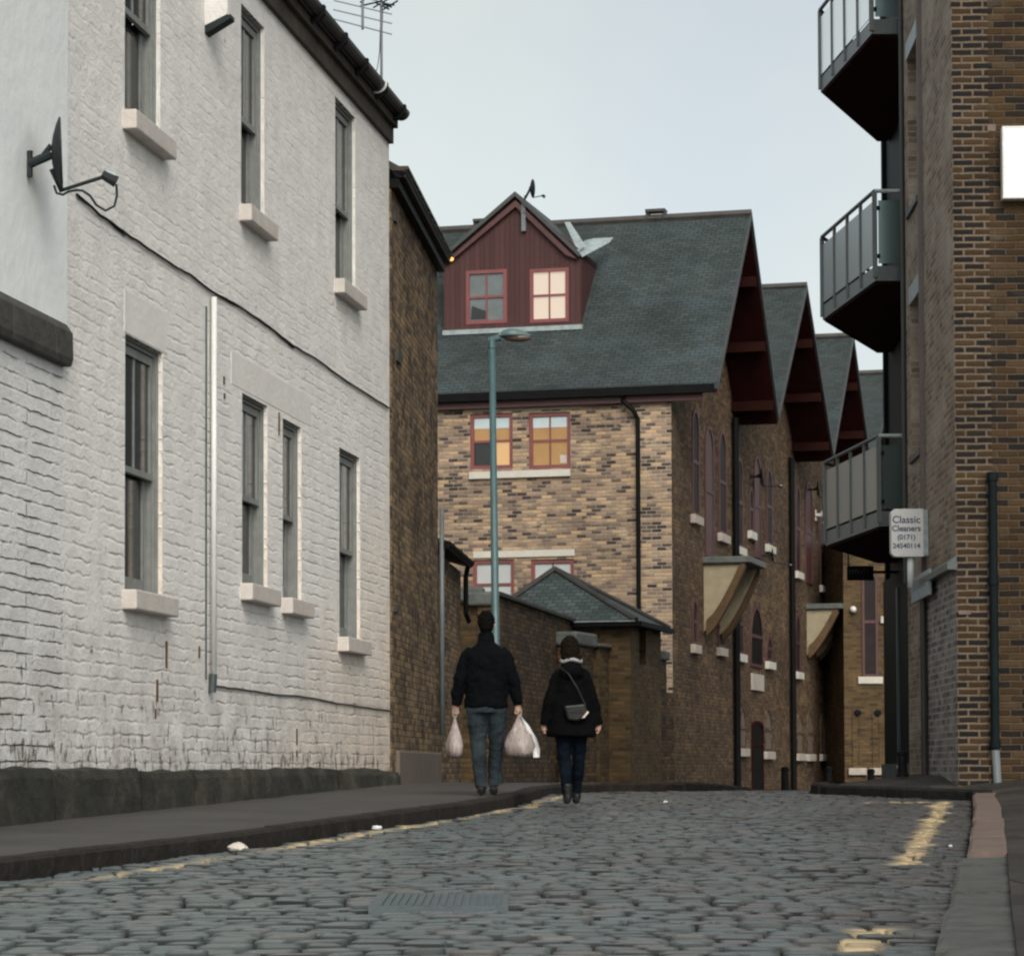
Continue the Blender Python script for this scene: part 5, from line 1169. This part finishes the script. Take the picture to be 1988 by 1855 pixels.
def bag(px, Yc, zt, wid, hgt, thick, label, strip=False, seed=1):
    x = px; o_ = thing('carrier_bag', label, 'plastic bag', (x, Yc, zt-hgt), 0, 'thin plastic carrier bags held by the man'); random.seed(seed)
    mb = MB(); n = 22; rings = []
    prof = [(0, .3, .3), (.03, .72, .75), (.12, .95, .98), (.3, 1, 1), (.5, .82, .85), (.7, .5, .55), (.85, .26, .3), (.95, .12, .14), (1.0, .08, .09)]
    mb.rings([(0, 0, hgt*t, wid/2*a, thick/2*b) for t, a, b in prof], n)
    mb.v = [(a*(1+.10*math.sin(5*math.atan2(b, a+1e-6)+seed)+random.uniform(-.09, .09)), b*(1+random.uniform(-.2, .2)), c+random.uniform(-.008, .008)) for a, b, c in mb.v]
    mb.build('sack', 'plastic_bag', o_, smooth=True)
    mb = MB(); mb.tube([(-.015, 0, hgt*.97), (-.02, 0, hgt+.05), (0, 0, hgt+.075), (.02, 0, hgt+.05), (.015, 0, hgt*.97)], .007, 6); mb.build('handle', 'plastic_bag', o_)
    if strip:
        mb = MB(); pts = [(.01, -.02, hgt*.95), (.07, -.03, hgt*.75), (.13, -.03, hgt*.45), (.165, -.03, hgt*.18), (.165, -.03, .0)]; ww = [.01, .02, .035, .035, .03]
        V = []; 
        for (p, w_) in zip(pts, ww): V += [(p[0]-w_, p[1]-.01, p[2]), (p[0]+w_, p[1]+.005, p[2]), (p[0]+w_, p[1]+.02, p[2]), (p[0]-w_, p[1]+.012, p[2])]
        mb.add(V, [(i*4+q, i*4+(q+1) % 4, (i+1)*4+(q+1) % 4, (i+1)*4+q) for i in range(4) for q in range(4)]+[(0, 1, 2, 3), (19, 18, 17, 16)]); mb.build('loose_flap', 'sign_white', o_, smooth=True)
hx = bm.x+.302; zh = zm+.785
bag(hx+.02, Ym+.0, zh-.0, .30, .42, .2, 'bulging pinkish carrier bag with a white flap in right hand of the man', True, 2)
bag(bm.x-.31, Ym+.03, zh-.01, .16, .41, .2, 'thin crumpled carrier bag hanging narrow from left hand of the man', False, 5)

Yw = 26.8; bw = PX(1110, 1560, Yw); zw_ = gz(Yw)+.03
WO = thing('person', 'person with dark hair in a long black coat and navy jeans walking on the cobbles', 'person', (bw.x, Yw, zw_), R(3), 'couple walking up the street')
mb = MB()
mb.rings([(0, 0, .78, .15, .1), (0, 0, .86, .155, .105), (0, 0, 1.0, .12, .085), (0, 0, 1.15, .12, .1), (0, 0, 1.25, .11, .08), (0, 0, 1.31, .07, .06), (0, 0, 1.35, .05, .05), (0, .01, 1.43, .048, .048)], 18)
for s_g in (-1, 1):
    mb.tube([(s_g*.11, 0, 1.25), (s_g*.2, -.015, 1.02), (s_g*.25, .03, .8)], [.038, .034, .026], 10); hand(mb, (s_g*.255, .03, .8), s_g)
leg(mb, (-.08, 0, .8), (-.07, .02, .45), (-.045, -.03, .09), (.05, .034, .026)); foot(mb, (-.045, -.03, .08), .88)
leg(mb, (.08, 0, .8), (.075, .07, .45), (.06, .18, .1), (.05, .034, .026)); foot(mb, (.06, .18, .09), .88)
head(mb, (-.01, .03, 1.49), .93); mb.build('body', 'skin', WO, remesh=.0075)
mb = MB(); mb.rings([(-.01, -.03, 1.36, .07, .05), (-.01, -.03, 1.42, .088, .075), (-.01, -.005, 1.48, .095, .1), (-.01, .005, 1.55, .092, .1), (-.01, .005, 1.6, .07, .08), (-.01, .0, 1.635, .03, .04)], 18)
mb.v = [(a, min(b, .085), c) for a, b, c in mb.v]; mb.ball((.06, -.04, 1.42), .04, .04, .045); mb.build('hair', 'hair_brown', WO, remesh=.008)
mb = MB(); mb.tube([Vector((.095*math.cos(t), .085*math.sin(t)-.005, 1.392+.012*math.sin(3*t))) for t in [2*math.pi*k/18 for k in range(19)]], .019, 8); mb.build('scarf', 'scarf', WO, smooth=True)
mb = MB(); mb.rings([(0, 0, .655, .235, .175), (0, 0, .68, .245, .18), (0, 0, .8, .225, .16), (0, 0, .95, .2, .145), (0, 0, 1.1, .175, .13), (0, -.005, 1.22, .165, .125), (0, -.005, 1.28, .145, .115), (0, -.005, 1.335, .1, .09), (0, -.01, 1.39, .085, .085)], 24)
mb.ball((0, -.1, 1.28), .12, .07, .09)   # hood lying on the back
for s_g in (-1, 1): mb.tube([(s_g*.1, 0, 1.285), (s_g*.14, -.005, 1.245), (s_g*.205, -.015, 1.02), (s_g*.24, .015, .86), (s_g*.255, .03, .77)], [.05, .056, .058, .058, .056], 12)
mb.build('coat', 'coat', WO, remesh=.011)
mb = MB(); mb.rings([(0, 0, .72, .15, .11), (0, 0, .8, .16, .12), (0, 0, .86, .15, .11)], 18)
leg(mb, (-.08, 0, .78), (-.07, .02, .45), (-.045, -.03, .1), (.092, .066, .05)); leg(mb, (.08, 0, .78), (.075, .07, .45), (.06, .18, .12), (.09, .066, .05)); mb.build('jeans', 'denim_navy', WO, remesh=.011)
for a_ in ((-.045, -.03, .08), (.06, .18, .09)):
    mb = MB(); foot(mb, a_, 1.0); mb.tube([(a_[0], a_[1], .05), (a_[0], a_[1], .2)], [.045, .052], 10); mb.build('boot', 'leather', WO, remesh=.008)
HB = thing('handbag', 'small dark leather handbag resting against back of the black coat', 'handbag', (bw.x+.03, Yw-.19, zw_+.8), R(3))
mb = MB(); mb.prism([(-.11, -.03, .15), (.1, -.03, .17), (.13, -.03, .06), (.03, -.03, -.0), (-.07, -.03, .01)][::-1], (0, .06, 0)); mb.build('body', 'leather', HB, bevel=.02)
mb = MB(); mb.tube([(.1, .0, .16), (.02, -.005, .33), (-.06, .01, .46), (-.13, .07, .52)], .008, 6); mb.build('strap', 'leather', HB)
mb = MB(); mb.prism([(.06, -.04, .03), (.09, -.04, .03), (.135, -.04, .085), (.12, -.04, .1)][::-1], (0, .012, 0)); mb.build('clasp', 'silver', HB, bevel=.004)
